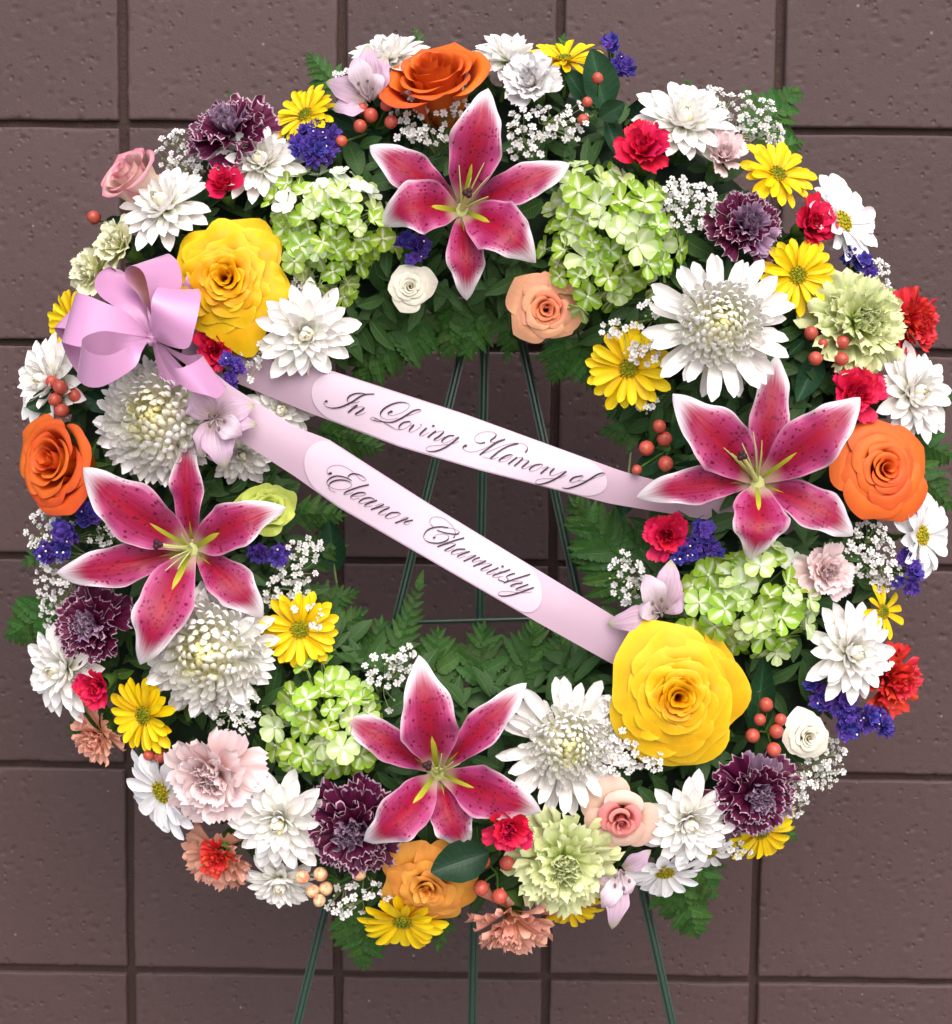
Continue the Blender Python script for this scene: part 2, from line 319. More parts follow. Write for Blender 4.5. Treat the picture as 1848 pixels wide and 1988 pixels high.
def _lily():
    t = NT('lily_tepal'); u, v = t.uv(); rd = t.rand()
    au = t.math('ABSOLUTE', t.math('SUBTRACT', t.math('MULTIPLY', u, 2.0), 1.0))
    nz = t.noise(t.xyz(t.math('MULTIPLY', u, 20.0), t.math('MULTIPLY', v, 2.6), t.math('MULTIPLY', rd, 40.0)), 1.0, 4.0, 0.65)
    nzc = t.math('SUBTRACT', nz, 0.5)
    crim = (0.30, 0.004, 0.050, 1); pink = (0.42, 0.050, 0.185, 1); white = (0.80, 0.73, 0.78, 1); deep = (0.34, 0.002, 0.028, 1)
    body = t.mix(t.rng(t.math('ADD', au, t.math('MULTIPLY', nzc, 0.5)), 0.25, 0.95), crim, pink)
    # white rim, widening to the tip
    rim = t.math('ADD', t.math('MULTIPLY', t.math('POWER', au, 2.6), 0.44), t.math('MULTIPLY', t.math('POWER', v, 3.0), 0.84))
    rim = t.math('ADD', rim, t.math('MULTIPLY', nzc, 0.22))
    col = t.mix(t.rng(rim, 0.30, 0.74), body, white)
    stripe = t.math('MULTIPLY', t.rng(t.math('ADD', au, t.math('MULTIPLY', t.rng(v, 0.3, 0.98, 0.0, 0.24), 1.0)), 0.10, 0.34, 1.0, 0.0), t.rng(v, 0.72, 0.95, 1.0, 0.0))
    col = t.mix(stripe, col, deep)
    tipn = t.noise(t.xyz(t.math('MULTIPLY', u, 5.0), t.math('MULTIPLY', v, 9.0), t.math('MULTIPLY', rd, 77.0)), 1.0, 3.0, 0.6)
    wilt = t.math('MULTIPLY', t.math('MULTIPLY', t.rng(rim, 0.55, 0.95), t.rng(tipn, 0.50, 0.68)), t.rng(t.math('FRACT', t.math('MULTIPLY', rd, 13.7)), 0.35, 0.9, 0.0, 0.55))
    col = t.mix(wilt, col, (0.46, 0.30, 0.13, 1))
    base = t.rng(v, 0.03, 0.17, 1.0, 0.0)
    col = t.mix(t.math('MULTIPLY', base, 0.75), col, (0.62, 0.50, 0.36, 1))
    vo = t.node('ShaderNodeTexVoronoi'); vo.inputs['Scale'].default_value = 1.0
    t.l.new(t.xyz(t.math('MULTIPLY', u, 14.0), t.math('ADD', t.math('MULTIPLY', v, 30.0), t.math('MULTIPLY', rd, 31.0))), vo.inputs['Vector'])
    cr = t.node('ShaderNodeSeparateXYZ'); t.l.new(vo.outputs['Color'], cr.inputs[0])
    thr = t.math('MULTIPLY', t.rng(cr.outputs[0], 0.10, 1.0, 0.0, 0.50, False), t.math('MULTIPLY', t.rng(v, 0.08, 0.18), t.rng(v, 0.62, 0.84, 1.0, 0.0)))
    spot = t.rng(t.math('SUBTRACT', thr, vo.outputs['Distance']), 0.0, 0.06)
    spot = t.math('MULTIPLY', spot, t.rng(au, 0.80, 0.95, 1.0, 0.0))
    col = t.mix(t.math('MULTIPLY', spot, 0.92), col, (0.16, 0.001, 0.018, 1))
    col = t.mix(1.0, col, t.xyz(*[t.rng(nz, 0.2, 0.8, 0.88, 1.06)]*3), 'MULTIPLY')
    h = t.math('ADD', t.math('MULTIPLY', nz, 0.5), t.math('ADD', spot, t.math('MULTIPLY', stripe, -0.5)))
    return t.finish(col, 0.42, t.bump(h, 0.45, 0.0014), 0.10, spec=0.35)
m_lily = _lily()
m_nect = pet('nectary', [(0, (0.30, 0.38, 0.03, 1)), (0.6, (0.42, 0.46, 0.03, 1)), (1, (0.58, 0.52, 0.06, 1))], vein=0.1)
m_filament = plain('filament', (0.52, 0.58, 0.22, 1), 0.4, var=0.1)
m_anther = plain('anther_dark', (0.035, 0.008, 0.012, 1), 0.6)
def _satin(key, c, sheenc, rough):
    t = NT('satin_'+key); u, v = t.uv()
    nz = t.noise(t.xyz(t.math('MULTIPLY', u, 3.0), t.math('MULTIPLY', v, 260.0)), 1.0, 2.0)
    t.p.inputs['Anisotropic'].default_value = 0.5
    return t.finish(c, rough, t.bump(nz, 0.05, 0.0003), 0.05, sheen=0.15, spec=0.55)
m_bow = _satin('bow', (0.56, 0.275, 0.485, 1), None, 0.27)
m_sash = _satin('sash', (0.48, 0.335, 0.425, 1), None, 0.38)
m_label = plain('label_paper', (0.575, 0.455, 0.545, 1), 0.4, var=0.015, scale=30, bmp=0.02, spec=0.4)
m_ink = plain('ink', (0.030, 0.020, 0.028, 1), 0.5, var=0.1)
def _steel():
    t = NT('easel_paint'); tc = t.node('ShaderNodeTexCoord').outputs['Object']
    nz = t.noise(tc, 90.0, 4.0, 0.6)
    col = t.mix(nz, (0.012, 0.035, 0.024, 1), (0.022, 0.055, 0.038, 1))
    col = t.mix(t.rng(t.noise(tc, 260.0, 2.0), 0.70, 0.76, 0.0, 0.6), col, (0.10, 0.11, 0.09, 1))
    return t.finish(col, 0.34, t.bump(nz, 0.15, 0.0006), spec=0.5)
m_easel = _steel()
def _wall():
    t = NT('painted_block'); g = t.node('ShaderNodeNewGeometry').outputs['Position']
    tc = g
    n1 = t.noise(tc, 5.0, 5.0, 0.65); n2 = t.noise(tc, 420.0, 3.0, 0.7); n3 = t.noise(tc, 140.0, 3.0, 0.6)
    col = t.mix(n1, (0.059, 0.0325, 0.0325, 1), (0.077, 0.043, 0.0425, 1))
    col = t.mix(t.rng(n3, 0.35, 0.75, 0.0, 0.35), col, (0.050, 0.029, 0.028, 1))
    col = t.mix(1.0, col, t.xyz(*[t.rng(t.rand(), 0.0, 1.0, 0.88, 1.10, False)]*3), 'MULTIPLY')
    mp = t.node('ShaderNodeMapping'); mp.inputs['Scale'].default_value = (26.0, 26.0, 3.0); t.l.new(tc, mp.inputs['Vector'])
    col = t.mix(t.rng(t.noise(mp.outputs[0], 1.0, 4.0, 0.6), 0.55, 0.78, 0.0, 0.30), col, (0.078, 0.050, 0.048, 1))
    blot = t.noise(tc, 17.0, 3.0, 0.55)
    col = t.mix(t.rng(blot, 0.70, 0.80, 0.0, 0.35), col, (0.030, 0.019, 0.018, 1))
    sp = t.node('ShaderNodeTexVoronoi'); sp.inputs['Scale'].default_value = 46.0; t.l.new(tc, sp.inputs['Vector'])
    sc = t.node('ShaderNodeSeparateXYZ'); t.l.new(sp.outputs['Color'], sc.inputs[0])
    speck = t.math('MULTIPLY', t.rng(sp.outputs['Distance'], 0.05, 0.08, 1.0, 0.0), t.rng(sc.outputs[1], 0.90, 0.93))
    col = t.mix(t.math('MULTIPLY', speck, 0.6), col, (0.24, 0.20, 0.18, 1))
    pit = t.node('ShaderNodeTexVoronoi'); pit.inputs['Scale'].default_value = 120.0; t.l.new(tc, pit.inputs['Vector'])
    pc = t.node('ShaderNodeSeparateXYZ'); t.l.new(pit.outputs['Color'], pc.inputs[0])
    hole = t.math('MULTIPLY', t.rng(pit.outputs['Distance'], 0.10, 0.34, 1.0, 0.0), t.rng(pc.outputs[0], 0.62, 0.80))
    h = t.math('ADD', t.math('MULTIPLY', n2, 0.45), t.math('MULTIPLY', n3, 0.25))
    h = t.math('SUBTRACT', h, t.math('MULTIPLY', hole, 1.1))
    return t.finish(col, 0.58, t.bump(h, 0.42, 0.0020), spec=0.4)
m_wall = _wall()
def _mortar():
    t = NT('painted_mortar'); g = t.node('ShaderNodeNewGeometry').outputs['Position']
    n1 = t.noise(g, 30.0, 4.0, 0.65); n2 = t.noise(g, 500.0, 3.0, 0.7)
    col = t.mix(n1, (0.034, 0.019, 0.017, 1), (0.058, 0.034, 0.028, 1))
    col = t.mix(t.rng(t.noise(g, 42.0, 3.0, 0.6), 0.66, 0.74, 0.0, 0.6), col, (0.10, 0.070, 0.050, 1))
    return t.finish(col, 0.7, t.bump(t.math('ADD', n2, t.noise(g, 160.0, 3.0)), 0.5, 0.002), spec=0.25)
m_mortar = _mortar()
def _ground():
    t = NT('concrete'); g = t.node('ShaderNodeNewGeometry').outputs['Position']
    col = t.mix(t.noise(g, 3.0, 6.0, 0.7), (0.30, 0.29, 0.27, 1), (0.42, 0.40, 0.37, 1))
    return t.finish(col, 0.85, t.bump(t.noise(g, 200.0, 4.0, 0.7), 0.4, 0.003), spec=0.2)
m_ground = _ground()

# ------------------------------------------------------------------ setting: ground, block wall
gm = MB(); gm.grid(np.array([[(-12, -14, 0), (12, -14, 0)], [(-12, 0.012, 0), (12, 0.012, 0)]], dtype=float))
ground = link('ground', gm.mesh('ground', m_ground)); ground['kind'] = 'structure'

BW, BH, X0, Z0 = 0.2032, 0.2039, -0.3546, CAM_Z+0.1709
def block_mesh(seed):
    g = np.random.RandomState(seed); n = 92
    bw, bh = BW-0.0046, BH-0.0030
    s = np.linspace(-0.5, 0.5, n)
    X, Z = np.meshgrid(s*bw, s*bh)
    def wob(k, amp):
        a = np.zeros(n); q = np.linspace(0, 1, n)
        for f in (2, 5, 11, 23, 37): a += g.randn()*np.sin(q*f*math.pi+g.rand()*6)/f**0.5
        return a/2*amp
    ex = [wob(0, 0.0006) for _ in range(4)]
    X = X+ex[0][:, None]*np.clip(X/bw+0.5, 0, 1)+ex[1][:, None]*np.clip(0.5-X/bw, 0, 1)
    Z = Z+ex[2][None, :]*np.clip(Z/bh+0.5, 0, 1)+ex[3][None, :]*np.clip(0.5-Z/bh, 0, 1)
    e = np.minimum(bw/2-np.abs(s*bw)[None, :], bh/2-np.abs(s*bh)[:, None])
    r = 0.0030; q = np.clip(r-e, 0, r)
    Y = r-np.sqrt(np.maximum(r*r-q*q, 0))
    lump = np.zeros((n, n))
    for f in (1.5, 3.5, 8, 17):
        lump += np.sin(f*6*X/bw+g.rand()*6+1.7*np.sin(f*4*Z/bh+g.rand()*6))*np.sin(f*5*Z/bh+g.rand()*6)/f
    Y = Y+lump*0.00022
    for _ in range(240):                     # pits in the block face
        cx, cz = (g.rand()-0.5)*bw, (g.rand()-0.5)*bh
        rx, rz = 0.0010+0.0016*g.rand()**3, 0.0009+0.0010*g.rand()**3
        d = ((X-cx)/rx)**2+((Z-cz)/rz)**2
        Y = Y+(0.0008+0.0022*g.rand()**2)*np.exp(-d)
    for _ in range(11):                      # chipped arrises
        t = (g.rand()-0.5); side = g.randint(4)
        cx, cz = [(t*bw, bh/2), (t*bw, -bh/2), (bw/2, t*bh), (-bw/2, t*bh)][side]
        L, D = 0.004+0.014*g.rand(), 0.0010+0.0016*g.rand()
        rx, rz = (L, D) if side < 2 else (D, L)
        Y = Y+0.0035*np.exp(-(((X-cx)/rx)**2+((Z-cz)/rz)**2))*(0.5+g.rand(n, n)*0.6)
    Y[0, :] = Y[-1, :] = 0.03; Y[:, 0] = Y[:, -1] = 0.03
    X[:, 0] = X[:, 1]; X[:, -1] = X[:, -2]; Z[0, :] = Z[1, :]; Z[-1, :] = Z[-2, :]
    P = np.stack([X, Y, Z], -1)
    return build('block', P.reshape(-1, 3), gridF(n-1, n-1), None, m_wall)
wall = thing('block_wall', 'dark brown painted wall of square concrete blocks behind the wreath', 'wall', mtx=Matrix.Translation((0, 0.0, 0)))
BM = [block_mesh(100+i) for i in range(10)]
for j in range(-4, 8):
    for k in range(-4, 7):
        cz = Z0-j*BH+BH/2; cx = X0+k*BW-BW/2
        jx = rnd.uniform(-0.0007, 0.0007); jz = rnd.uniform(-0.0007, 0.0007)
        link('block', BM[rnd.randrange(10)], wall, Matrix.Translation((cx+jx, rnd.uniform(0, 0.0012), cz+jz)) @ Matrix.Rotation(rnd.uniform(-0.003, 0.003), 4, 'Y'))
n = 2
mb = MB(); mb.grid(np.array([[(-3, 0.0070, 0), (3, 0.0070, 0)], [(-3, 0.0070, 3.2), (3, 0.0070, 3.2)]], dtype=float))
mb.grid(np.array([[(3, 0.2, 0), (-3, 0.2, 0)], [(3, 0.2, 3.2), (-3, 0.2, 3.2)]], dtype=float))
mb.grid(np.array([[(-3, 0.0085, 3.2), (3, 0.0085, 3.2)], [(-3, 0.2, 3.2), (3, 0.2, 3.2)]], dtype=float))
link('mortar', mb.mesh('mortar', m_mortar), wall)

# ------------------------------------------------------------------ shape helpers
def smooth_prof(prof):
    v = np.linspace(0, 1, 161); w = np.interp(v, [p[0] for p in prof], [p[1] for p in prof])
    k = np.hanning(17); k /= k.sum()
    w2 = np.convolve(np.pad(w, 8, 'edge'), k, 'valid')
    b = np.clip((1-v)/0.06, 0, 1)
    return v, w2*b+w*(1-b)
def petal(name, prof, bend, cup=0.0, cup1=None, ruf=0.0, rk=3.0, jag=0.0, nu=4, nv=8, seed=0, wav=0.0, twist=0.0, crease=0.0, mat=None):
    'unit-length petal along +Y, face to +Z'
    g = np.random.RandomState(seed)
    pv, pw = smooth_prof(prof)
    v = 1-(1-np.linspace(0, 1, nv+1))**1.25; u = np.linspace(-1, 1, nu+1)
    w = np.interp(v, pv, pw)
    fine = np.linspace(0, 1, 121); an = np.interp(fine, [b[0] for b in bend], [b[1] for b in bend])
    yy = np.concatenate([[0], np.cumsum(np.cos(an[:-1])/120)]); zz = np.concatenate([[0], np.cumsum(np.sin(an[:-1])/120)])
    y = np.interp(v, fine, yy); z = np.interp(v, fine, zz); a = np.interp(v, fine, an)
    U, Vv = np.meshgrid(u, v); Wd = w[:, None]+0*U
    cc = cup if cup1 is None else cup+(cup1-cup)*Vv
    off = cc*Wd*U**2*1.0-crease*Wd*(1-np.abs(U))*0.5
    if ruf:
        ph = g.rand()*6; ph2 = g.rand()*6
        off = off+ruf*Vv**2.2*(np.sin(rk*math.pi*U+ph)+0.6*np.sin(rk*1.9*math.pi*U+ph2))
    if wav:
        ph = g.rand(2)*6
        off = off+wav*np.abs(U)**2*np.sin(Vv*(9+g.rand()*4)+np.where(U < 0, ph[0], ph[1]))*np.sin(math.pi*Vv)
    tipx = 0
    if jag:
        jg = g.rand(nu+1)*jag-jag*0.5*np.cos(np.arange(nu+1)*math.pi)
        tipx = (jg[None, :]*Vv**6)
    tip_round = 0
    Y = y[:, None]+(-np.sin(a)[:, None])*off+np.cos(a)[:, None]*tipx
    Z = z[:, None]+np.cos(a)[:, None]*off+np.sin(a)[:, None]*tipx
    X = Wd*U*(1-0.12*np.abs(cc)*U**2)
    if twist: X, Z = X*np.cos(twist*Vv)-off*np.sin(twist*Vv), Z+X*np.sin(twist*Vv)
    uv = np.stack([(U+1)/2, Vv+0*U], -1)
    return build(name, np.stack([X, Y, Z], -1).reshape(-1, 3), gridF(nu, nv), uv.reshape(-1, 2), mat)
def place(a, e, rb=0.0, zb=0.0, L=1.0, wx=1.0, roll=0.0):
    'petal matrix in a flower: azimuth a, elevation e, base radius, base height, length'
    return Matrix.Rotation(a, 4, 'Z') @ Matrix.Translation((0, rb, zb)) @ Matrix.Rotation(e, 4, 'X') @ Matrix.Rotation(roll, 4, 'Y') @ Matrix.Diagonal((L*wx, L, L, 1))
def frame_on(nrm, rot=0.0):
    n = Vector(nrm).normalized()
    q = Vector((0, 0, 1)).rotation_difference(n)
    return q.to_matrix().to_4x4() @ Matrix.Rotation(rot, 4, 'Z')
def head_mtx(x, y, r, tx, ty, dh, rot, squash=1.0):
    h = ring_h(x, y)+dh/1000.0
    s = r*unit(h)
    return W @ Matrix.Translation(at(x, y, h)) @ frame_on((tx, ty, 1), R(rot)) @ Matrix.Diagonal((s, s, s*squash, 1)), h, s
GA = 2.399963

# shared petal meshes
def variants(n, *a, **k): return [petal(*a, seed=k.get('s0', 0)+i, **{q: w for q, w in k.items() if q != 's0'}) for i in range(n)]
SPOON = [(0, .05), (.25, .075), (.6, .105), (.85, .115), (.95, .085), (1, .02)]
STRAP = [(0, .05), (.25, .09), (.6, .115), (.85, .115), (.95, .08), (1, .015)]
POINT = [(0, .06), (.25, .12), (.5, .155), (.75, .15), (.90, .10), (.97, .045), (1, .01)]
mum_out = variants(4, 'petal', STRAP, [(0, .1), (.4, -.1), (1, .15)], cup=.55, mat=m_white, nu=4, nv=7, twist=.15)
mum_mid = variants(3, 'petal', SPOON, [(0, -.1), (.5, .15), (1, .75)], cup=.6, mat=m_white, nu=4, nv=7, s0=10)
mum_inc = variants(3, 'petal', [(0, .07), (.5, .13), (.85, .16), (.95, .12), (1, .03)], [(0, -.1), (.45, .2), (1, 1.5)], cup=.7, mat=m_white, nu=4, nv=7, s0=20)
pmum_out = variants(4, 'petal', POINT, [(0, .2), (.5, .05), (1, .05)], cup=.55, crease=.25, mat=m_white, nu=4, nv=7, s0=30)
pmum_mid = variants(3, 'petal', POINT, [(0, .0), (.5, .35), (1, .7)], cup=.8, mat=m_white, nu=4, nv=7, s0=40)
pmum_inc = variants(3, 'petal', POINT, [(0, 0), (.5, .5), (1, 1.6)], cup=.9, mat=m_white, nu=4, nv=6, s0=50)
dz_pet = variants(5, 'petal', [(0, .05), (.2, .085), (.5, .125), (.8, .14), (.93, .10), (1, .02)], [(0, .25), (.5, -.05), (1, -.2)], cup=.35, crease=.3, mat=m_daisyw, nu=4, nv=8, s0=60, twist=.12)
dz_wide = variants(4, 'petal', [(0, .06), (.2, .12), (.5, .18), (.75, .19), (.92, .12), (1, .02)], [(0, .2), (.5, -.02), (1, -.15)], cup=.4, crease=.3, mat=m_daisyw, nu=6, nv=8, s0=70, wav=.02)
CARN = [(0, .05), (.35, .12), (.6, .28), (.8, .44), (.93, .50), (1, .44)]
carn = variants(6, 'petal', CARN, [(0, .1), (.5, 0), (1, -.25)], cup=.15, ruf=.085, rk=2.6, jag=.07, mat=m_hot, nu=16, nv=7, s0=80)
carn_in = variants(5, 'petal', [(0, .06), (.4, .20), (.75, .40), (1, .36)], [(0, 0), (.5, .15), (1, .3)], cup=.3, ruf=.12, rk=2.2, jag=.09, mat=m_hot, nu=16, nv=6, s0=90)
carn_soft = variants(5, 'petal', [(0, .08), (.35, .22), (.7, .42), (.9, .46), (1, .36)], [(0, .1), (.5, .1), (1, -.3)], cup=.35, ruf=.05, rk=1.8, jag=.05, mat=m_hot, nu=14, nv=7, s0=100)
mstem = MB(); mstem.tube([(0, 0, .05), (0, 0, -.1), (0, 0, -.45), (0.02, 0, -1.0)], [.16, .13, .05, .05], 8); STEM = mstem.mesh('stem', m_calyx)
mstem = MB(); mstem.tube([(0, 0, .12), (0, 0, -.1), (0, 0, -.55), (0, 0, -.75), (0.02, 0, -1.2)], [.27, .29, .22, .08, .07], 10); CALYX = mstem.mesh('calyx', m_calyx)

def add_stem(t): link('stem', STEM, t)
def mum_big(t, n=118, seed=1, long=1.0):
    g = random.Random(seed)
    nout = 34
    for i in range(nout):                                     # loose outer rays
        q = i/nout; k = i % 2
        link('petal', mum_out[g.randrange(4)], t, place(i*GA+g.uniform(-.15, .15), R(g.uniform(-12, 12))+k*.22, .12, -.06+.05*k, g.uniform(.80, 1.0)*long, 1.0, g.uniform(-.3, .3)))
    mum_dome(t, g, n-nout, .60, .46, .10)
    add_stem(t)
def mum_dome(t, g, m, rd, ht, low):
    'tight dome of short incurved petals'
    for i in range(m):
        q = i/(m-1); a = i*GA; e = math.asin(low+(.995-low)*q)
        L = (.46-.10*q)*rd/.62*g.uniform(.90, 1.10)
        mat = m_mumheart if q > .955 else (m_cream if q > .80 else None)
        link('petal', (mum_mid if q < .12 else mum_inc)[g.randrange(3)], t, place(a+g.uniform(-.12, .12), e+g.uniform(-.10, .10), .60*rd*math.cos(e), .60*ht*math.sin(e), L, .84, g.uniform(-.25, .25)), mat)
    b = MB(); b.blob((0, 0, 0), 1.0, 16, 8, (rd*.66, rd*.66, ht*.66), None, 1.0); link('bounce_core', b.mesh('bounce_core', m_cream), t)  # cream blob added under the petals to bounce light into the gaps
def mum_ball(t, n=150, seed=1):
    g = random.Random(seed)
    for i in range(44):
        link('petal', mum_out[g.randrange(4)], t, place(i*GA+g.uniform(-.15, .15), R(g.uniform(-14, 14))+(i % 2)*.2, .12, -.08+.06*(i % 2), g.uniform(.86, 1.0), .95, g.uniform(-.3, .3)))
    mum_dome(t, g, n-44, .80, .60, -.08)
    add_stem(t)
def mum_small(t, n=56, seed=1, flat=0.0):
    g = random.Random(seed)
    for i in range(n):
        q = i/(n-1); a = i*GA
        e = math.asin(min(.99, -.12+1.1*q**(1.15+flat)))
        L = 1.04+(.40-1.04)*q**1.05
        src = pmum_out if q < .50 else (pmum_mid if q < .76 else pmum_inc)
        mat = m_mumheart if q > .91 else (m_cream if q > .80 else None)
        link('petal', src[g.randrange(3)], t, place(a+g.uniform(-.12, .12), e+g.uniform(-.09, .09), .06*(1-q)+.01, -.03+.08*q, L*g.uniform(.88, 1.05), 1.10+.25*q, g.uniform(-.2, .2)), mat)
    add_stem(t)
bt = MB()
for j in range(46):
    q = j/45; rr = .27*math.sqrt(q); a = j*GA
    bt.blob((rr*math.cos(a), rr*math.sin(a), .10*(1-q*q)+.02), .032, 5, 3, (1, 1, 1), None, 1-q)
bt.blob((0, 0, 0), .27, 12, 6, (1, 1, .38), None, .6)
BUTTON = bt.mesh('seed_head', m_button)
def daisy(t, petals, n, mat, button, seed=1, layers=2, droop=0.0, wide=1.0):
    g = random.Random(seed)
    for k in range(layers):
        for i in range(n):
            a = 2*math.pi*(i+.5*k)/n+g.uniform(-.10, .10)
            e = R(4+13*k)+g.uniform(-.14, .14)-droop
            link('petal', petals[g.randrange(len(petals))], t, place(a, e, .14, .02*k, (1-.14-.13*k)*g.uniform(.86, 1.05), wide*1.15, g.uniform(-.35, .35)), mat)
    link('seed_head', BUTTON, t, Matrix.Diagonal((1, 1, 1, 1)), button)
    add_stem(t)
def carnation(t, mats, n=40, seed=1, src=None, spread=1.0, calyx=True, cupped=0.0):
    g = random.Random(seed); src = src or carn
    for i in range(n):
        q = i/(n-1); a = i*GA+g.uniform(-.2, .2)
        e = R(4)+cupped+(R(82)-R(4)-cupped)*q**.8+g.uniform(-.12, .12)
        L = (1.0+(.58-1.0)*q**.9)*g.uniform(.92, 1.06)
        s = src if q < .62 else carn_in
        mat = mats[0] if q < .60 or len(mats) == 1 else mats[1]
        if len(mats) > 2 and g.random() < .25: mat = mats[2]
        link('petal', s[g.randrange(len(s))], t, place(a, e, .05*(1-q), -.10+.16*q, L, spread, g.uniform(-.5, .5)), mat)
    if calyx: link('calyx', CALYX, t, Matrix.Translation((0, 0, -.2)))
def rose(t, N, mats, seed=1, ripple=0.0, opn=1.0, tall=1.0, lip=1.0, heart=.34, pinch=.06, tight=1.0, wrap=1.0, cup=0.0, drop=None):
    g = random.Random(seed)
    for i in range(N):
        q = i/(N-1)
        a0 = i*GA+g.uniform(-.2, .2)
        rt = .06+.94*q**(1.10*tight)*opn*g.uniform(.95, 1.04)
        rb = .03+.20*q
        zt = tall*(.60-(.50*q**1.3)*opn*((1-cup) if drop is None else drop))+g.uniform(-.02, .02); zb = -.34*tall
        half = 2.1+(wrap-2.1)*min(1, q*1.5)**.6
        nu, nv = 20, 10
        u = np.linspace(-1, 1, nu+1); v = np.linspace(0, 1, nv+1); U, V = np.meshgrid(u, v)
        top = 1-.26*np.abs(U)**5.5-.015+pinch*np.clip(1-np.abs(U)*2.2, 0, 1)**1.5*q
        ph = [g.uniform(0, 6.28) for _ in range(3)]
        if ripple: top = top+ripple*.55*(np.sin(4.3*U+ph[0])+.6*np.sin(8*U+ph[1]))*.5
        Vt = V*top
        k = 1.3+1.2*q*opn
        z = zb+(zt-zb)*(1-(1-np.clip(Vt, 0, 1))**k)+(zt-zb)*np.clip(Vt-1, 0, 1)
        rr = rb+(rt-rb)*Vt**((1.0+.55*q)*(1-cup)+cup*.42)
        s = np.clip((Vt-.70)/.30, 0, 1.2)
        rr = rr+lip*(.05+.07*q)*s**2
        z = z-lip*(.02+.16*q)*s**2.2
        if ripple:
            z = z+ripple*s**1.5*(np.sin(5*U+ph[2])+.6*np.sin(10*U+ph[1]))*.34
            rr = rr*(1+ripple*.25*s*np.sin(8*U+ph[0]))
        rr = rr*(1+.05*U)+(.02+.03*q)*np.sin(2.2*U+ph[1])*V
        A = a0+U*half*(.62+.38*V)*(1-.15*q*(1-V))
        P = np.stack([rr*np.cos(A), rr*np.sin(A), z], -1)
        b = MB(); b.grid(P)
        mat = mats[1] if (len(mats) > 1 and q < heart) else mats[0]
        link('petal', b.mesh('petal', mat), t)
    b = MB()
    for i in range(5):
        M = Matrix.Rotation(i*1.2566, 4, 'Z') @ Matrix.Translation((0, .05, -.34*tall)) @ Matrix.Rotation(R(-8), 4, 'X')
        b.add([(-.07, 0, 0), (.07, 0, 0), (.05, .25, .02), (-.05, .25, .02), (0, .5, -.04)], [(0, 1, 2, 3), (3, 2, 4)], None, M)
    b.tube([(0, 0, -.22*tall), (0, 0, -.40*tall), (0, 0, -.55*tall), (.02, 0, -1.1)], [.10, .16, .07, .06], 8)
    link('calyx', b.mesh('calyx', m_calyx), t)

def ribbon_frame(P, n_hint):
    'unit tangents and side vectors along a centre line'
    T = np.gradient(P, axis=0); T /= np.linalg.norm(T, axis=1)[:, None]
    B = np.cross(T, n_hint); B /= np.linalg.norm(B, axis=1)[:, None]
    N = np.cross(B, T)
    return T, B, N
BROADP = [(0, .20), (.1, .44), (.24, .82), (.38, 1.0), (.52, .98), (.66, .78), (.78, .55), (.88, .37), (.95, .22), (1, .02)]
NARROWP = [(0, .20), (.12, .42), (.3, .80), (.46, 1.0), (.60, .97), (.74, .76), (.85, .54), (.93, .34), (.98, .16), (1, .02)]
def tepal_mesh(c, tip, width, rise, fall,  side=0.0, broad=True, seed=0, mat=None, wav=.10, keel=.35, roll=0.0, nu=14, nv=34, P1=.32, P2=.70):
    'c, tip: points in the wreath frame; rise, fall: metres above the throat'
    g = np.random.RandomState(seed)
    c = np.array(c); tip = np.array(tip); d = tip-c
    perp = np.array([-d[1], d[0], 0]); L = np.linalg.norm(d[:2])
    A = c; B_ = c+d*P1+np.array([0, 0, rise])+perp*side*.5; C = c+d*P2+np.array([0, 0, rise*1.15])+perp*side; D = tip
    t = np.linspace(0, 1, nv+1)[:, None]
    P = (1-t)**3*A+3*(1-t)**2*t*B_+3*(1-t)*t*t*C+t**3*D
    T, Bv, N = ribbon_frame(P, np.array([0, 0, 1.0]))
    pv, pw = smooth_prof(BROADP if broad else NARROWP)
    v = np.linspace(0, 1, nv+1); w = np.interp(v, pv, pw)*width/2
    u = np.linspace(-1, 1, nu+1); U, V = np.meshgrid(u, v)
    w_ = w[:, None]
    ph = g.rand(4)*6.28; curl = g.rand()*2-1
    k = keel*(1-1.75*V)                                  # channelled at the throat, reflexed at the tip
    off = k*w_*(np.abs(U)**1.6-.35)-.10*w_*np.exp(-(U/.12)**2)*np.clip(1-V, 0, 1)
    ed = np.abs(U)**2.5
    off = off+wav*w_*ed*np.where(U < 0, np.sin(V*15+ph[0])+.5*np.sin(V*27+ph[1]), np.sin(V*14+ph[2])+.5*np.sin(V*29+ph[3]))*np.sin(math.pi*np.clip(V*1.05, 0, 1))
    off = off+roll*w_*U*V+.25*w_*curl*np.sin(V*2.4)*U
    wide = 1+.07*np.where(U < 0, np.sin(V*17+ph[1]), np.sin(V*16+ph[3]))*ed
    Q = P[:, None, :]-Bv[:, None, :]*(U*w_*wide)[..., None]*(1-.10*abs(keel))+N[:, None, :]*off[..., None]
    uv = np.stack([(U+1)/2, V+0*U], -1)
    return build('petal', Q.reshape(-1, 3), gridF(nu, nv), uv.reshape(-1, 2), mat), P, N, Bv

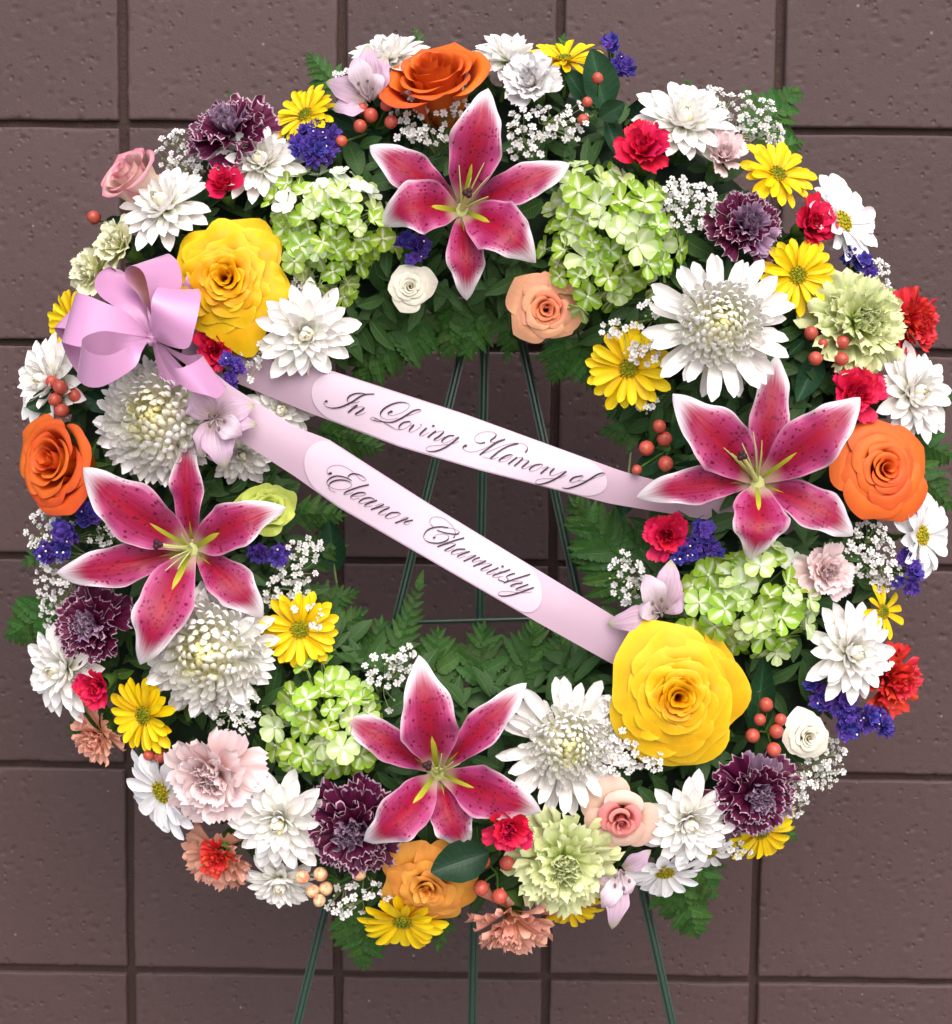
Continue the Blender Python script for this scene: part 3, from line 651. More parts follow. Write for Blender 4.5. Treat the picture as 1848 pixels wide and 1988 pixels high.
# ------------------------------------------------------------------ wreath ring, foliage mass, easel
def torus_pt(d, ang):  # d in drawing units from the ring's centre
    x, y = 915+d*math.cos(ang), 955+d*math.sin(ang)
    return x, y
mb = MB()
nseg, nsec = 72, 14
P = np.zeros((nseg+1, nsec+1, 3))
for i in range(nseg+1):
    for k in range(nsec+1):
        a = 2*math.pi*i/nseg; b = 2*math.pi*k/nsec
        x, y = torus_pt(585+205*math.cos(b), a)
        P[i, k] = at(x, y, 0.004+0.042*math.sin(b)) if True else 0
mb.grid(P)
ringm = mb.mesh('wreath_ring', plain('foam_green', (0.010, 0.022, 0.010, 1), 0.9, var=0.4))
ring = link('wreath_ring', ringm, None, W); tag(ring, 'dark green foam ring that all the wreath flowers are set into', 'wreath ring')
fr = random.Random(5)
mb = MB()
leafg = None
def leaf_pts(L, w, curl, nu=2, nv=4):
    P = np.zeros((nv+1, nu+1, 3))
    for j in range(nv+1):
        v = j/nv; ww = w*math.sin(math.pi*min(1, v*.92+.06))**.8
        for i in range(nu+1):
            u = 2*i/nu-1
            P[j, i] = (u*ww, v*L, -curl*v*v*L+abs(u)*ww*.35)
    return P
for i in range(2600):
    ang = fr.uniform(0, 2*math.pi); d = 585+fr.gauss(0, 1)*140
    d = min(max(d, 385+fr.uniform(0, 40)), 770)
    x, y = torus_pt(d, ang)
    h = max(ring_h(x, y)-fr.uniform(0.010, 0.040), -0.012)
    L = fr.uniform(.016, .034); w = L*fr.uniform(.12, .26)
    dirr = ang+fr.gauss(0, 1.0) if d > 600 else ang+math.pi+fr.gauss(0, 1.0)
    n = Vector((math.cos(ang)*(d-585)/300, -math.sin(ang)*(d-585)/300, 1))
    M = Matrix.Translation(at(x, y, h)) @ frame_on(n) @ Matrix.Rotation(-dirr-math.pi/2, 4, 'Z') @ Matrix.Rotation(fr.uniform(-.1, .7), 4, 'X') @ Matrix.Rotation(fr.uniform(-.6, .6), 4, 'Y')
    mb.grid(leaf_pts(L, w, fr.uniform(0, .5)), None, M)
fol = link('foliage', mb.mesh('foliage', m_fill), None, W); fol['kind'] = 'stuff'; tag(fol, 'dark green foliage packed between the flowers of the wreath', 'foliage')

def sweep(mb, a, b, w, up=Vector((0, 0, 1))):
    prof = [(-1, -.5), (-1, .05), (-.62, .12), (-.42, .52), (-.2, .66), (.2, .66), (.42, .52), (.62, .12), (1, .05), (1, -.5), (-1, -.5)]
    t = (b-a).normalized(); s = t.cross(up).normalized(); u = s.cross(t)
    P = np.zeros((13, len(prof), 3))
    for j in range(13):
        c = a.lerp(b, j/12)
        for k, (x, z) in enumerate(prof): P[j, k] = c+s*x*w+u*z*w
    mb.grid(P)
easel = thing('easel', 'dark green painted steel tripod easel holding up the wreath', 'easel', None, W @ Matrix.Translation(at(940, 560, -0.03)))
EO = at(940, 560, -0.03)
for (x0, y0, h0, x1, y1, h1, w) in ((927, 560, -.022, 237, 3370, -.022, .0037), (990, 560, -.022, 1610, 3370, -.022, .0037), (943, 560, -.03, 892, 3280, -.14, .0040)):
    b = MB(); p0, p1 = at(x0, y0, h0), at(x1, y1, h1)
    for _ in range(3):                                   # run the foot down to the pavement
        wz = (W @ p1).z; tz = (W @ p0).z; p1 = p0.lerp(p1, (tz)/(tz-wz))
    sweep(b, p0-EO, p1-EO, w); link('leg', b.mesh('leg', m_easel, False), easel)
b = MB(); b.tube([at(758, 1209, -.024)-EO, at(930, 1204, -.024)-EO, at(1134, 1199, -.024)-EO], .0021, 8); link('crossbar', b.mesh('crossbar', m_easel), easel)
b = MB(); b.tube([at(927, 575, -.018)-EO, at(958, 555, -.018)-EO, at(990, 575, -.018)-EO], .004, 8); link('bracket', b.mesh('bracket', m_easel), easel)

# ------------------------------------------------------------------ ferns and leaves
def pinna_mesh(seed):
    g = np.random.RandomState(seed); nv = 33; nu = 4
    v = np.linspace(0, 1, nv+1); lob = 8.0
    base = np.interp(v, [0, .06, .2, .45, .75, 1], [.05, .15, .20, .17, .10, .01])
    saw = (v*lob+.2*g.rand()) % 1.0
    w = base*(1.0-.36*np.clip((saw-.62)/.38, 0, 1))
    shift = .035*saw*(1-v)
    u = np.linspace(-1, 1, nu+1); U, V = np.meshgrid(u, v)
    X = U*w[:, None]; Y = V+shift[:, None]*np.abs(U)**1.0; Z = .5*w[:, None]*np.abs(U)*.5-.22*V*V+.01*np.sin(V*25)*np.abs(U)
    return build('leaflet', np.stack([X, Y, Z], -1).reshape(-1, 3), gridF(nu, nv), np.stack([(U+1)/2, V], -1).reshape(-1, 2), m_fern)
PIN = [pinna_mesh(i) for i in range(4)]
def fern(x0, y0, x1, y1, label, wid=.40, h0=None, h1=None, side=0.0, n=9, seed=0, mat=None, start=.16, sag=.006):
    g = random.Random(seed+int(x0*7+y1*13))
    hb = (ring_h(x0, y0)-.030) if h0 is None else h0; ht = (ring_h(x1, y1)-.015) if h1 is None else h1
    hb = max(hb, -.01); ht = max(ht, -.018)
    A, B = at(x0, y0, hb), at(x1, y1, ht)
    L = (B-A).length; d = B-A; pr = Vector((-d.y, d.x, 0))
    C = A.lerp(B, .5)+pr*side+Vector((0, 0, sag))
    t = thing('fern_frond', label, 'fern', 'fern fronds edging the wreath', W @ Matrix.Translation(A))
    def pt(q): return (A*(1-q)**2+C*2*q*(1-q)+B*q*q)-A
    b = MB(); b.tube([pt(i/10) for i in range(10)], [.0011*(1-.08*i) for i in range(10)], 5)
    link('stalk', b.mesh('stalk', m_fern), t)
    k = 0
    for i in range(n):
        q = start+(1.0-start)*(i/n)**.9
        for sd in (-1, 1):
            qq = min(.98, q+(.025 if sd > 0 else 0))
            T = (pt(min(1, qq+.02))-pt(max(0, qq-.02))).normalized()
            ln = L*wid*(1-.78*((qq-start)/(1-start))**1.15)*g.uniform(.88, 1.08)*(0.75 if i == 0 else 1)
            ang = R(62-26*qq)+g.uniform(-.10, .10)
            S = Vector((0, 0, 1)).cross(T).normalized(); Nn = T.cross(S)
            D = (T*math.cos(ang)+S*sd*math.sin(ang)+Nn*g.uniform(-.25, .15)).normalized()
            X = D.cross(Vector((0, 0, 1))+Vector((g.uniform(-.3, .3), g.uniform(-.3, .3), 0))).normalized(); Zz = X.cross(D)
            M = Matrix(((X.x, D.x, Zz.x, 0), (X.y, D.y, Zz.y, 0), (X.z, D.z, Zz.z, 0), (0, 0, 0, 1)))
            link('leaflet', PIN[g.randrange(4)], t, Matrix.Translation(pt(qq)) @ M @ Matrix.Diagonal((ln*1.15, ln, ln, 1)), mat)
    T = (pt(1)-pt(.95)).normalized(); X = T.cross(Vector((0, 0, 1))).normalized(); Zz = X.cross(T)
    M = Matrix(((X.x, T.x, Zz.x, 0), (X.y, T.y, Zz.y, 0), (X.z, T.z, Zz.z, 0), (0, 0, 0, 1)))
    link('leaflet', PIN[0], t, Matrix.Translation(pt(.93)) @ M @ Matrix.Scale(L*.2, 4), mat)
LEAFM = [petal('leaf_blade', [(0, .03), (.12, .20), (.35, .34), (.6, .33), (.82, .20), (.94, .09), (1, .01)], [(0, .35), (.5, .05), (1, -.35+.1*i)], cup=.30, crease=.5, nu=8, nv=14, seed=200+i, wav=.03, mat=m_broad) for i in range(4)]
def leaf_mtx(x0, y0, x1, y1, h0, h1, wid, roll=0.0):
    A, B = at(x0, y0, h0), at(x1, y1, h1); D = (B-A); L = D.length; D.normalize()
    X = D.cross(Vector((0, 0, 1))).normalized(); Zz = X.cross(D)
    M = Matrix(((X.x, D.x, Zz.x, 0), (X.y, D.y, Zz.y, 0), (X.z, D.z, Zz.z, 0), (0, 0, 0, 1)))
    return Matrix.Translation(A), M @ Matrix.Rotation(roll, 4, 'Y') @ Matrix.Diagonal((L*wid/.68, L*1.04, L, 1))
LEAF_MEMO = []
def broad_leaf(x0, y0, x1, y1, wid, label, dh=0.0, roll=0.0, mat=None, v=0, tip=.004):
    h = ring_h((x0+x1)/2, (y0+y1)/2)-.012+dh/1000
    T, M = leaf_mtx(x0, y0, x1, y1, h-.004, h+tip, wid, roll)
    t = thing('broad_leaf', label, 'leaf', 'broad dark leaves among the flowers', W @ T)
    link('blade', LEAFM[v % 4], t, M, mat)
    b = MB(); D = (M @ Vector((0, 1, 0))).normalized()
    b.tube([D*-.02+Vector((0, 0, -.012)), D*.0, D*.006], [.0010, .0010, .0006], 6); link('leaf_stalk', b.mesh('leaf_stalk', m_palestem), t)

# ------------------------------------------------------------------ berries
bm_ = MB(); bm_.blob((0, 0, 0), 1.0, 20, 14, (1, 1, 1.12)); BERRY = bm_.mesh('berry', m_berry)
bm_ = MB()
for i in range(5):
    M = Matrix.Rotation(i*1.2566, 4, 'Z') @ Matrix.Translation((0, .25, -1.15)) @ Matrix.Rotation(R(18), 4, 'X')
    bm_.grid(leaf_pts(1.0, .38, -.45, 2, 5), None, M)
CALB = bm_.mesh('calyx', m_fresh)
def berries(pts, label, pale=False, leaves=(), dh=0.0, root=None):
    cx = sum(p[0] for p in pts)/len(pts); cy = sum(p[1] for p in pts)/len(pts)
    h = ring_h(cx, cy)+.004+dh/1000
    if root is None: root = (cx+(915-cx)*.03+6, cy+18)
    O = at(root[0], root[1], h-.020)
    t = thing('berry_sprig', label, 'berries', 'hypericum berry sprigs', W @ Matrix.Translation(O))
    g = random.Random(int(cx*3+cy))
    st = MB()
    for (x, y, r) in pts:
        hh = h+g.uniform(-.003, .006); c = at(x, y, hh)-O; s = r*unit(hh)
        tilt = Vector(((x-root[0])*.012+g.uniform(-.2, .2), -(y-root[1])*.012+g.uniform(-.2, .2), 1))
        M = Matrix.Translation(c) @ frame_on(tilt, g.uniform(0, 6))
        b = link('berry', BERRY, t, M @ Matrix.Scale(s, 4), m_berrypale if pale else None)
        link('calyx', CALB, b)
        bb = M @ Vector((0, 0, -s*1.1)); st.tube([bb, bb.lerp(Vector((0, 0, 0)), .45)+Vector((0, 0, -.004)), Vector((0, 0, 0))], [.0008, .0009, .0012], 5)
    st.tube([Vector((0, 0, 0)), Vector((0, 0, -.02))], .0014, 5)
    link('stalk', st.mesh('stalk', m_fresh), t)
    for (x0, y0, x1, y1, wid, dd) in leaves:
        hh = h-.010+dd/1000
        T, M = leaf_mtx(x0, y0, x1, y1, hh-.003, hh+.002, wid, g.uniform(-.2, .2))
        link('leaf', LEAFM[g.randrange(4)], t, Matrix.Translation(-O) @ T @ M)

# ------------------------------------------------------------------ sprays of tiny white flowers
def gyp_mesh(seed):
    g = random.Random(seed); b = MB()
    for k in range(3):
        n = (6, 6, 5)[k]
        for i in range(n):
            a = 2*math.pi*(i+.5*k)/n+g.uniform(-.25, .25); e = R((10, 38, 64)[k])+g.uniform(-.2, .2); L = (1.0, .85, .6)[k]*g.uniform(.8, 1.1)
            M = place(a, e, .05, .05*k, L)
            P = np.array([[(-.06, 0, 0), (.06, 0, 0)], [(-.24, .5, .06), (.24, .5, .02)], [(-.30, .85, .02), (.30, .85, .10)], [(-.10, 1.0, .12), (.12, .98, .0)]])
            b.grid(P, None, M)
    b.blob((0, 0, .12), .13, 6, 4, (1, 1, 1), None, 0.0)
    return b.mesh('bloom', m_gyp)
GYP = [gyp_mesh(i) for i in range(4)]
bb_ = MB(); bb_.blob((0, 0, 0), .55, 7, 5, (.8, .8, 1.2)); GBUD = bb_.mesh('bud', plain('bud_green', (0.45, 0.50, 0.26, 1), 0.6))
def gyp(ellipses, label, dh=6.0, root=None, size=8.4, seed=0):
    g = random.Random(int(ellipses[0][0]*5+ellipses[0][1]+seed))
    pts = []
    for (cx, cy, rx, ry, n) in ellipses:
        k = 0; tries = 0
        while k < int(n*1.2) and tries < n*40:
            tries += 1
            a = g.uniform(0, 6.283); q = math.sqrt(g.random()); x, y = cx+rx*q*math.cos(a), cy+ry*q*math.sin(a)
            if all((x-p[0])**2+(y-p[1])**2 > 105 for p in pts): pts.append((x, y)); k += 1
    mx = sum(p[0] for p in pts)/len(pts); my = sum(p[1] for p in pts)/len(pts)
    if root is None:
        dd = math.hypot(mx-915, my-955); f = 55 if dd > 590 else -55
        root = (mx-(mx-915)/dd*f, my-(my-955)/dd*f)
    h = ring_h(mx, my)+dh/1000
    O = at(root[0], root[1], max(ring_h(*root)-.012, .005))
    t = thing('babys_breath_sprig', label, 'filler flower', "sprays of baby's breath", W @ Matrix.Translation(O))
    st = MB(); hubs = []
    for _ in range(max(2, len(pts)//5)):
        p = pts[g.randrange(len(pts))]; q = g.uniform(.45, .75)
        c = (at(p[0], p[1], h-.004)-O)*q; hubs.append(c)
        st.tube([Vector((0, 0, -.02)), c*.5+Vector((0, 0, .002)), c], [.0006, .0005, .0004], 4)
    for (x, y) in pts:
        hh = h+g.uniform(-.007, .009); c = at(x, y, hh)-O; s = size*g.uniform(.72, 1.15)*unit(hh)
        hub = min(hubs, key=lambda q: (q-c).length)
        tilt = (c-hub).normalized()*.7+Vector((g.uniform(-.5, .5), g.uniform(-.5, .5), 1.0))
        if g.random() < .10: link('bud', GBUD, t, Matrix.Translation(c) @ frame_on(tilt) @ Matrix.Scale(s*.7, 4))
        else: link('bloom', GYP[g.randrange(4)], t, Matrix.Translation(c) @ frame_on(tilt, g.uniform(0, 6)) @ Matrix.Scale(s, 4))
        m = (hub+c)*.5+Vector((g.uniform(-.002, .002), g.uniform(-.002, .002), -.002)); st.tube([hub, m, c], .00033, 4)
    link('stalk', st.mesh('stalk', m_palestem), t)

# ------------------------------------------------------------------ statice
def stat_mesh(seed):
    g = np.random.RandomState(seed); na, nr = 26, 5; b = MB()
    for layer in range(3):
        a = np.linspace(0, 2*math.pi, na+1); r = np.linspace(.05, 1, nr+1); A, Rr = np.meshgrid(a, r)
        ph = g.rand(4)*6.28; k = [5, 5, 4][layer]; sc = [1.0, .78, .5][layer]; el = [.35, .75, 1.15][layer]
        ruf = .20*Rr**2*(np.sin(k*A+ph[0])+.7*np.sin((2*k+1)*A+ph[1])+.5*np.sin((3*k+2)*A+ph[2]))
        rad = Rr*(1+.16*np.sin(k*A+ph[3]))*sc
        rad[:, -1] = rad[:, 0]; ruf[:, -1] = ruf[:, 0]
        P = np.stack([rad*np.cos(A)*math.cos(el*.7), rad*np.sin(A)*math.cos(el*.7), rad*math.sin(el)+ruf*sc+.08*layer], -1)
        b.grid(P, np.stack([A/6.2832*5 % 1.0, Rr], -1))
    return b.mesh('blossom', m_statice)
STAT = [stat_mesh(i) for i in range(4)]
sp_ = MB(); sp_.blob((0, 0, .75), .17, 6, 4, (1, 1, 1), None, .9); SPK = sp_.mesh('floret', m_gyp)
def statice(blobs, label, dh=4.0, size=15.0, seed=0):
    g = random.Random(int(blobs[0][0]*3+blobs[0][1]*7+seed))
    mx = sum(p[0] for p in blobs)/len(blobs); my = sum(p[1] for p in blobs)/len(blobs)
    dd = max(1, math.hypot(mx-915, my-955)); f = 30 if dd > 590 else -30
    rx, ry = mx-(mx-915)/dd*f, my-(my-955)/dd*f
    O = at(rx, ry, max(ring_h(rx, ry)-.015, .003)); h = ring_h(mx, my)+dh/1000
    t = thing('statice_sprig', label, 'statice', 'blue violet statice sprigs', W @ Matrix.Translation(O))
    st = MB(); pts = []
    for (x, y, r) in blobs:
        n = max(1, int((r/(size*.60))**2*.85))
        for i in range(n):
            q = math.sqrt((i+.5)/n)*(r-size*.55 if n > 1 else 0); a = i*GA+g.uniform(-.3, .3)
            pts.append((x+q*math.cos(a), y+q*math.sin(a), h+.010*(1-(q/r)**2)))
    for (x, y, hh) in pts:
        c = at(x, y, hh+g.uniform(-.003, .003))-O; s = size*g.uniform(.8, 1.15)*unit(hh)
        tl = Vector(((x-mx)*.012+g.uniform(-.5, .5), -(y-my)*.012+g.uniform(-.5, .5), 1))
        M = Matrix.Translation(c) @ frame_on(tl, g.uniform(0, 6)) @ Matrix.Scale(s, 4)
        o = link('blossom', STAT[g.randrange(4)], t, M)
        if g.random() < .22: link('floret', SPK, o)
        st.tube([c-Vector((0, 0, .001)), c*.5+Vector((0, 0, -.004)), Vector((0, 0, 0))], [.0007, .0007, .001], 4)
    st.tube([Vector((0, 0, 0)), Vector((0, 0, -.02))], .0012, 5)
    link('stalk', st.mesh('stalk', m_stem), t)

# ------------------------------------------------------------------ hydrangea
def floret_mesh(seed, mat, cupv):
    g = random.Random(seed); b = MB()
    for i in range(4):
        a = i*math.pi/2+g.uniform(-.12, .12); nu, nv = 6, 6
        L = g.uniform(.9, 1.08); wd = g.uniform(.45, .55)
        u = np.linspace(-1, 1, nu+1); v = np.linspace(0, 1, nv+1); U, V = np.meshgrid(u, v)
        w = wd*np.interp(v, [0, .15, .4, .65, .85, .96, 1], [.12, .38, .85, 1.0, .80, .42, .05])[:, None]
        X = U*w; Y = .05+V*.95*L; Z = cupv*V**1.6+.22*w*U**2+.05*np.sin(V*5+g.uniform(0, 6))*U+(.03 if i % 2 else 0)-.10*np.clip(V-.7, 0, 1)
        b.grid(np.stack([X, Y, Z], -1), np.stack([(U+1)/2, V], -1), Matrix.Rotation(a, 4, 'Z'))
    b.blob((0, 0, .06), .085, 6, 4, (1, 1, 1), None, .0)
    b.tube([(0, 0, 0), (0.03, 0, -.5), (0.1, 0.05, -1.1)], [.05, .04, .04], 4)
    return b.mesh('floret', mat)
HYDF = [floret_mesh(i, m_hyd, (.10, .25, .45)[i % 3]) for i in range(6)]
def hydrangea(x, y, rx, ry, n, label, mat=None, fr_=27.0, dh=0, seed=0, depth=.042, mixpale=0.0):
    g = random.Random(seed+3); h = ring_h(x, y)-.012+dh/1000; O = at(x, y, h); k = unit(h+.03)
    t = thing('hydrangea', label, 'hydrangea', 'green hydrangea heads', W @ Matrix.Translation(O))
    st = MB()
    for i in range(n):
        q = (i+.5)/n; th = math.acos(1-q*1.10) if q*1.10 < 2 else 1.5; a = i*GA+g.uniform(-.2, .2)
        rr = math.sin(min(th, 1.75)); e = g.uniform(.80, 1.14)*(1+.09*math.sin(3*a+seed)+.06*math.sin(5*a+2*seed))
        p = Vector((rr*math.cos(a)*rx*k*e, rr*math.sin(a)*ry*k*e, math.cos(th)*depth*e))
        nn = Vector((p.x/(rx*k), p.y/(ry*k), max(.12, p.z/depth)))+Vector((g.uniform(-.55, .55), g.uniform(-.55, .55), .35))
        s = fr_*g.uniform(.66, 1.15)*k
        pale = mixpale and p.y > ry*k*(.35) and g.random() < mixpale
        link('floret', HYDF[g.randrange(6)], t, Matrix.Translation(p) @ frame_on(nn, g.uniform(0, 6)) @ Matrix.Scale(s, 4), (m_hydpale if pale else mat))
        st.tube([p*.95, p*.5+Vector((0, 0, -.006)), Vector((0, 0, -.014))], [.0007, .0009, .0012], 4)
    st.tube([Vector((0, 0, -.008)), Vector((0, 0, -.04))], .003, 6)
    link('stalk', st.mesh('stalk', plain('hydrangea_stalk', (0.24, 0.34, 0.10, 1), 0.6)), t)

# ------------------------------------------------------------------ lilies and alstroemerias
def lily(x, y, dh, tips, stam, stigma, label, seed=0):
    h = ring_h(x, y)+dh/1000; O = at(x, y, h)
    t = thing('lily', label, 'lily', 'stargazer lilies', W @ Matrix.Translation(O))
    g = random.Random(seed)
    for i, (px, py, wpx, broad, rise, th, side) in enumerate(tips):
        hh = h+th/1000; tip = at(px, py, hh)-O; k = unit(hh)
        base = Vector((tip.x, tip.y, 0)).normalized()*.004+Vector((0, 0, 0.002 if broad else -.003))
        me, P, N, B = tepal_mesh(base, tip, wpx*k*.85, rise/1000, 0, side, broad, seed*10+i, m_lily, wav=.17 if broad else .22, keel=g.uniform(.36, .60) if broad else g.uniform(.30, .55))
        o = link('petal', me, t)
        # green nectary furrow on the midrib
        m = 10 if broad else 7; w0 = (.0054 if broad else .0012)
        Q = np.zeros((m+1, 3, 3))
        for j in range(m+1):
            w_ = w0*np.interp(j/m, [0, .25, .6, 1], [.7, 1.0, .62, .03])
            for c_ in range(3):
                Q[j, c_] = P[j]+N[j]*(.0010 if c_ == 1 else .0004)+B[j]*(c_-1)*w_-N[j]*wpx*k*.5*.147*np.interp(j/34, [0, .3], [.35, .8])
        b = MB(); b.grid(Q); link('nectary', b.mesh('nectary', m_nect), o)
    for (px, py, rh) in stam:
        tip = at(px, py, h+rh/1000)-O
        b = MB(); mid = tip*.55+Vector((0, 0, .010))
        pts = [Vector((0, 0, -.002))*(1-q)**2+mid*2*q*(1-q)+tip*q*q for q in [i/8 for i in range(9)]]
        b.tube(pts, [.0010-.0007*i/8 for i in range(9)], 6); link('stamen', b.mesh('stamen', m_filament), t)
    px, py, rh = stigma
    tip = at(px, py, h+rh/1000)-O; mid = tip*.55+Vector((0, 0, .008))
    pts = [Vector((0, 0, -.002))*(1-q)**2+mid*2*q*(1-q)+tip*q*q for q in [i/8 for i in range(9)]]
    b = MB(); b.tube(pts, [.0026, .0024, .0020, .0016, .0015, .0014, .0014, .0016, .0018], 8); b.blob((0, 0, -.001), .0085, 12, 6, (1, 1, .45)); pst = link('pistil', b.mesh('pistil', m_filament), t)
    b = MB()
    for k3 in range(3):
        a = k3*2.094+seed; b.blob(tip+Vector((math.cos(a)*.0018, math.sin(a)*.0018, .0006)), .0026, 8, 5, (1, 1, .7))
    link('stigma', b.mesh('stigma', m_anther), pst)
    b = MB(); b.tube([(0, 0, .002), (0, 0, -.02), (0, -.002, -.05)], [.007, .005, .003], 8); link('stem', b.mesh('stem', m_stem), t)
def alstro(x, y, dh, tips, label, seed=0):
    h = ring_h(x, y)+dh/1000; O = at(x, y, h); g = random.Random(seed)
    t = thing('alstroemeria', label, 'alstroemeria', 'pale lilac alstroemerias', W @ Matrix.Translation(O))
    for i, (px, py, wpx, inner, rise, th) in enumerate(tips):
        hh = h+th/1000; tip = at(px, py, hh)-O
        me, *_ = tepal_mesh(Vector((tip.x, tip.y, 0)).normalized()*.002, tip, wpx*unit(hh), rise/1000, 0, 0, not inner, seed*10+i, m_alstin if inner else m_alst, wav=.08, keel=.35, nu=8, nv=14)
        link('petal', me, t)
    cx = sum(p[0] for p in tips)/len(tips)-x; cy = -(sum(p[1] for p in tips)/len(tips)-y)
    for i in range(5):
        a = i*1.2566; tip = Vector((cx*.3*unit(h)+math.cos(a)*.006, cy*.3*unit(h)+math.sin(a)*.006, .016))
        b = MB(); b.tube([(0, 0, 0), tip*.5+Vector((0, 0, .002)), tip], [.0008, .0006, .0004], 5); s_ = link('stamen', b.mesh('stamen', m_alstin), t)
        b = MB(); b.blob(tip, .0013, 6, 4, (1, 1.5, .8)); link('anther', b.mesh('anther', plain('alst_anther', (0.16, 0.12, 0.13, 1), 0.6)), s_)
    b = MB(); b.tube([(0, 0, 0), (0, 0, -.015), (0, 0, -.04)], [.003, .003, .002], 6); link('stem', b.mesh('stem', m_stem), t)

# ------------------------------------------------------------------ the flowers, clockwise round the wreath
def head(name, cat, group, x, y, r, tx, ty, dh, rot, label, squash=1.0):
    M, h, s = head_mtx(x, y, r, tx, ty, dh, rot, squash)
    return thing(name, label, cat, group, M)
G_L = 'roses set in the wreath'
def put_rose(x, y, r, tx, ty, dh, rot, label, N, mats, **k):
    rose(head('rose', 'rose', G_L, x, y, r, tx, ty, dh, rot, label), N, mats, **k)
YK = dict(ripple=.11, opn=1.0, tall=1.15, lip=1.15, heart=.42, pinch=.02)
put_rose(447, 550, 113, -.05, .08, 8, 20, 'large frilly yellow rose right beside the pink bow', 38, (m_yrose, m_yheart), seed=3, **{**YK, 'ripple': .12, 'heart': .5, 'cup': .15})
put_rose(1308, 1346, 132, .05, -.05, 12, 75, 'largest yellow rose, with a pointed lower petal, at the end of the name ribbon', 40, (m_yrose, m_yheart), seed=8, **{**YK, 'heart': .32, 'ripple': .075, 'pinch': .04, 'cup': .12, 'wrap': 1.1})
put_rose(852, 192, 110, -.3, 1.0, 2, 40, 'deep orange rose at the very top of the wreath', 20, (m_orange,), seed=12, ripple=.03, opn=1.0, tall=1.5, lip=.35, pinch=.12, cup=.8, drop=.62)
put_rose(138, 900, 104, -.7, .1, 2, 200, 'orange rose at the left edge below the red berries', 20, (m_orange,), seed=17, ripple=.03, opn=1.0, tall=1.25, lip=.6, pinch=.10, cup=.7, drop=.5)
put_rose(1703, 912, 98, .2, .05, 4, 10, 'open orange rose at the right edge beside a lily', 24, (m_orange,), seed=21, ripple=.03, opn=1.0, tall=1.05, lip=1.1, pinch=.06, cup=.35)
put_rose(832, 1708, 94, -.1, -.45, 4, 30, 'amber orange rose with ruffled petals at the bottom of the wreath', 22, (m_amber,), seed=25, ripple=.10, opn=1.0, tall=.9, lip=1.2, pinch=.04)
put_rose(1060, 600, 70, .0, -.15, 4, 50, 'peach rose on the inner edge under the right hydrangea', 20, (m_peach, m_peachheart), seed=29, ripple=.03, opn=1.0, tall=1.1, lip=1.2, heart=.45, pinch=.08, cup=.3)
put_rose(1205, 1583, 80, -.05, -.25, 10, 5, 'blush rose with pink heart and open cream outer petals', 15, (m_pinkout, m_pinkheart), seed=33, ripple=.01, opn=.98, tall=1.3, lip=1.0, heart=.66, pinch=.02, tight=1.5, wrap=1.05)
put_rose(796, 558, 50, .05, -.05, 6, 15, 'small white rose beneath the top lily', 22, (m_wrose,), seed=37, ripple=.01, opn=.9, tall=1.1, lip=.8)
put_rose(1563, 1428, 52, .2, -.1, 4, 95, 'small white rose beside berries at the lower right', 22, (m_wrose,), seed=41, ripple=.02, opn=.9, tall=1.1, lip=.8)
put_rose(284, 378, 84, -.85, .85, 0, 60, 'cream rosebud with pink edges at the upper left rim', 12, (m_budpink,), seed=45, ripple=.01, opn=.80, tall=1.7, lip=.5, pinch=.10, wrap=1.2, cup=.8, drop=.4)
put_rose(520, 992, 68, .15, .25, 8, 0, 'lime green ruffled bloom tucked behind the left lily', 18, (m_lime,), seed=49, ripple=.10, opn=.85, tall=1.15, lip=.6)

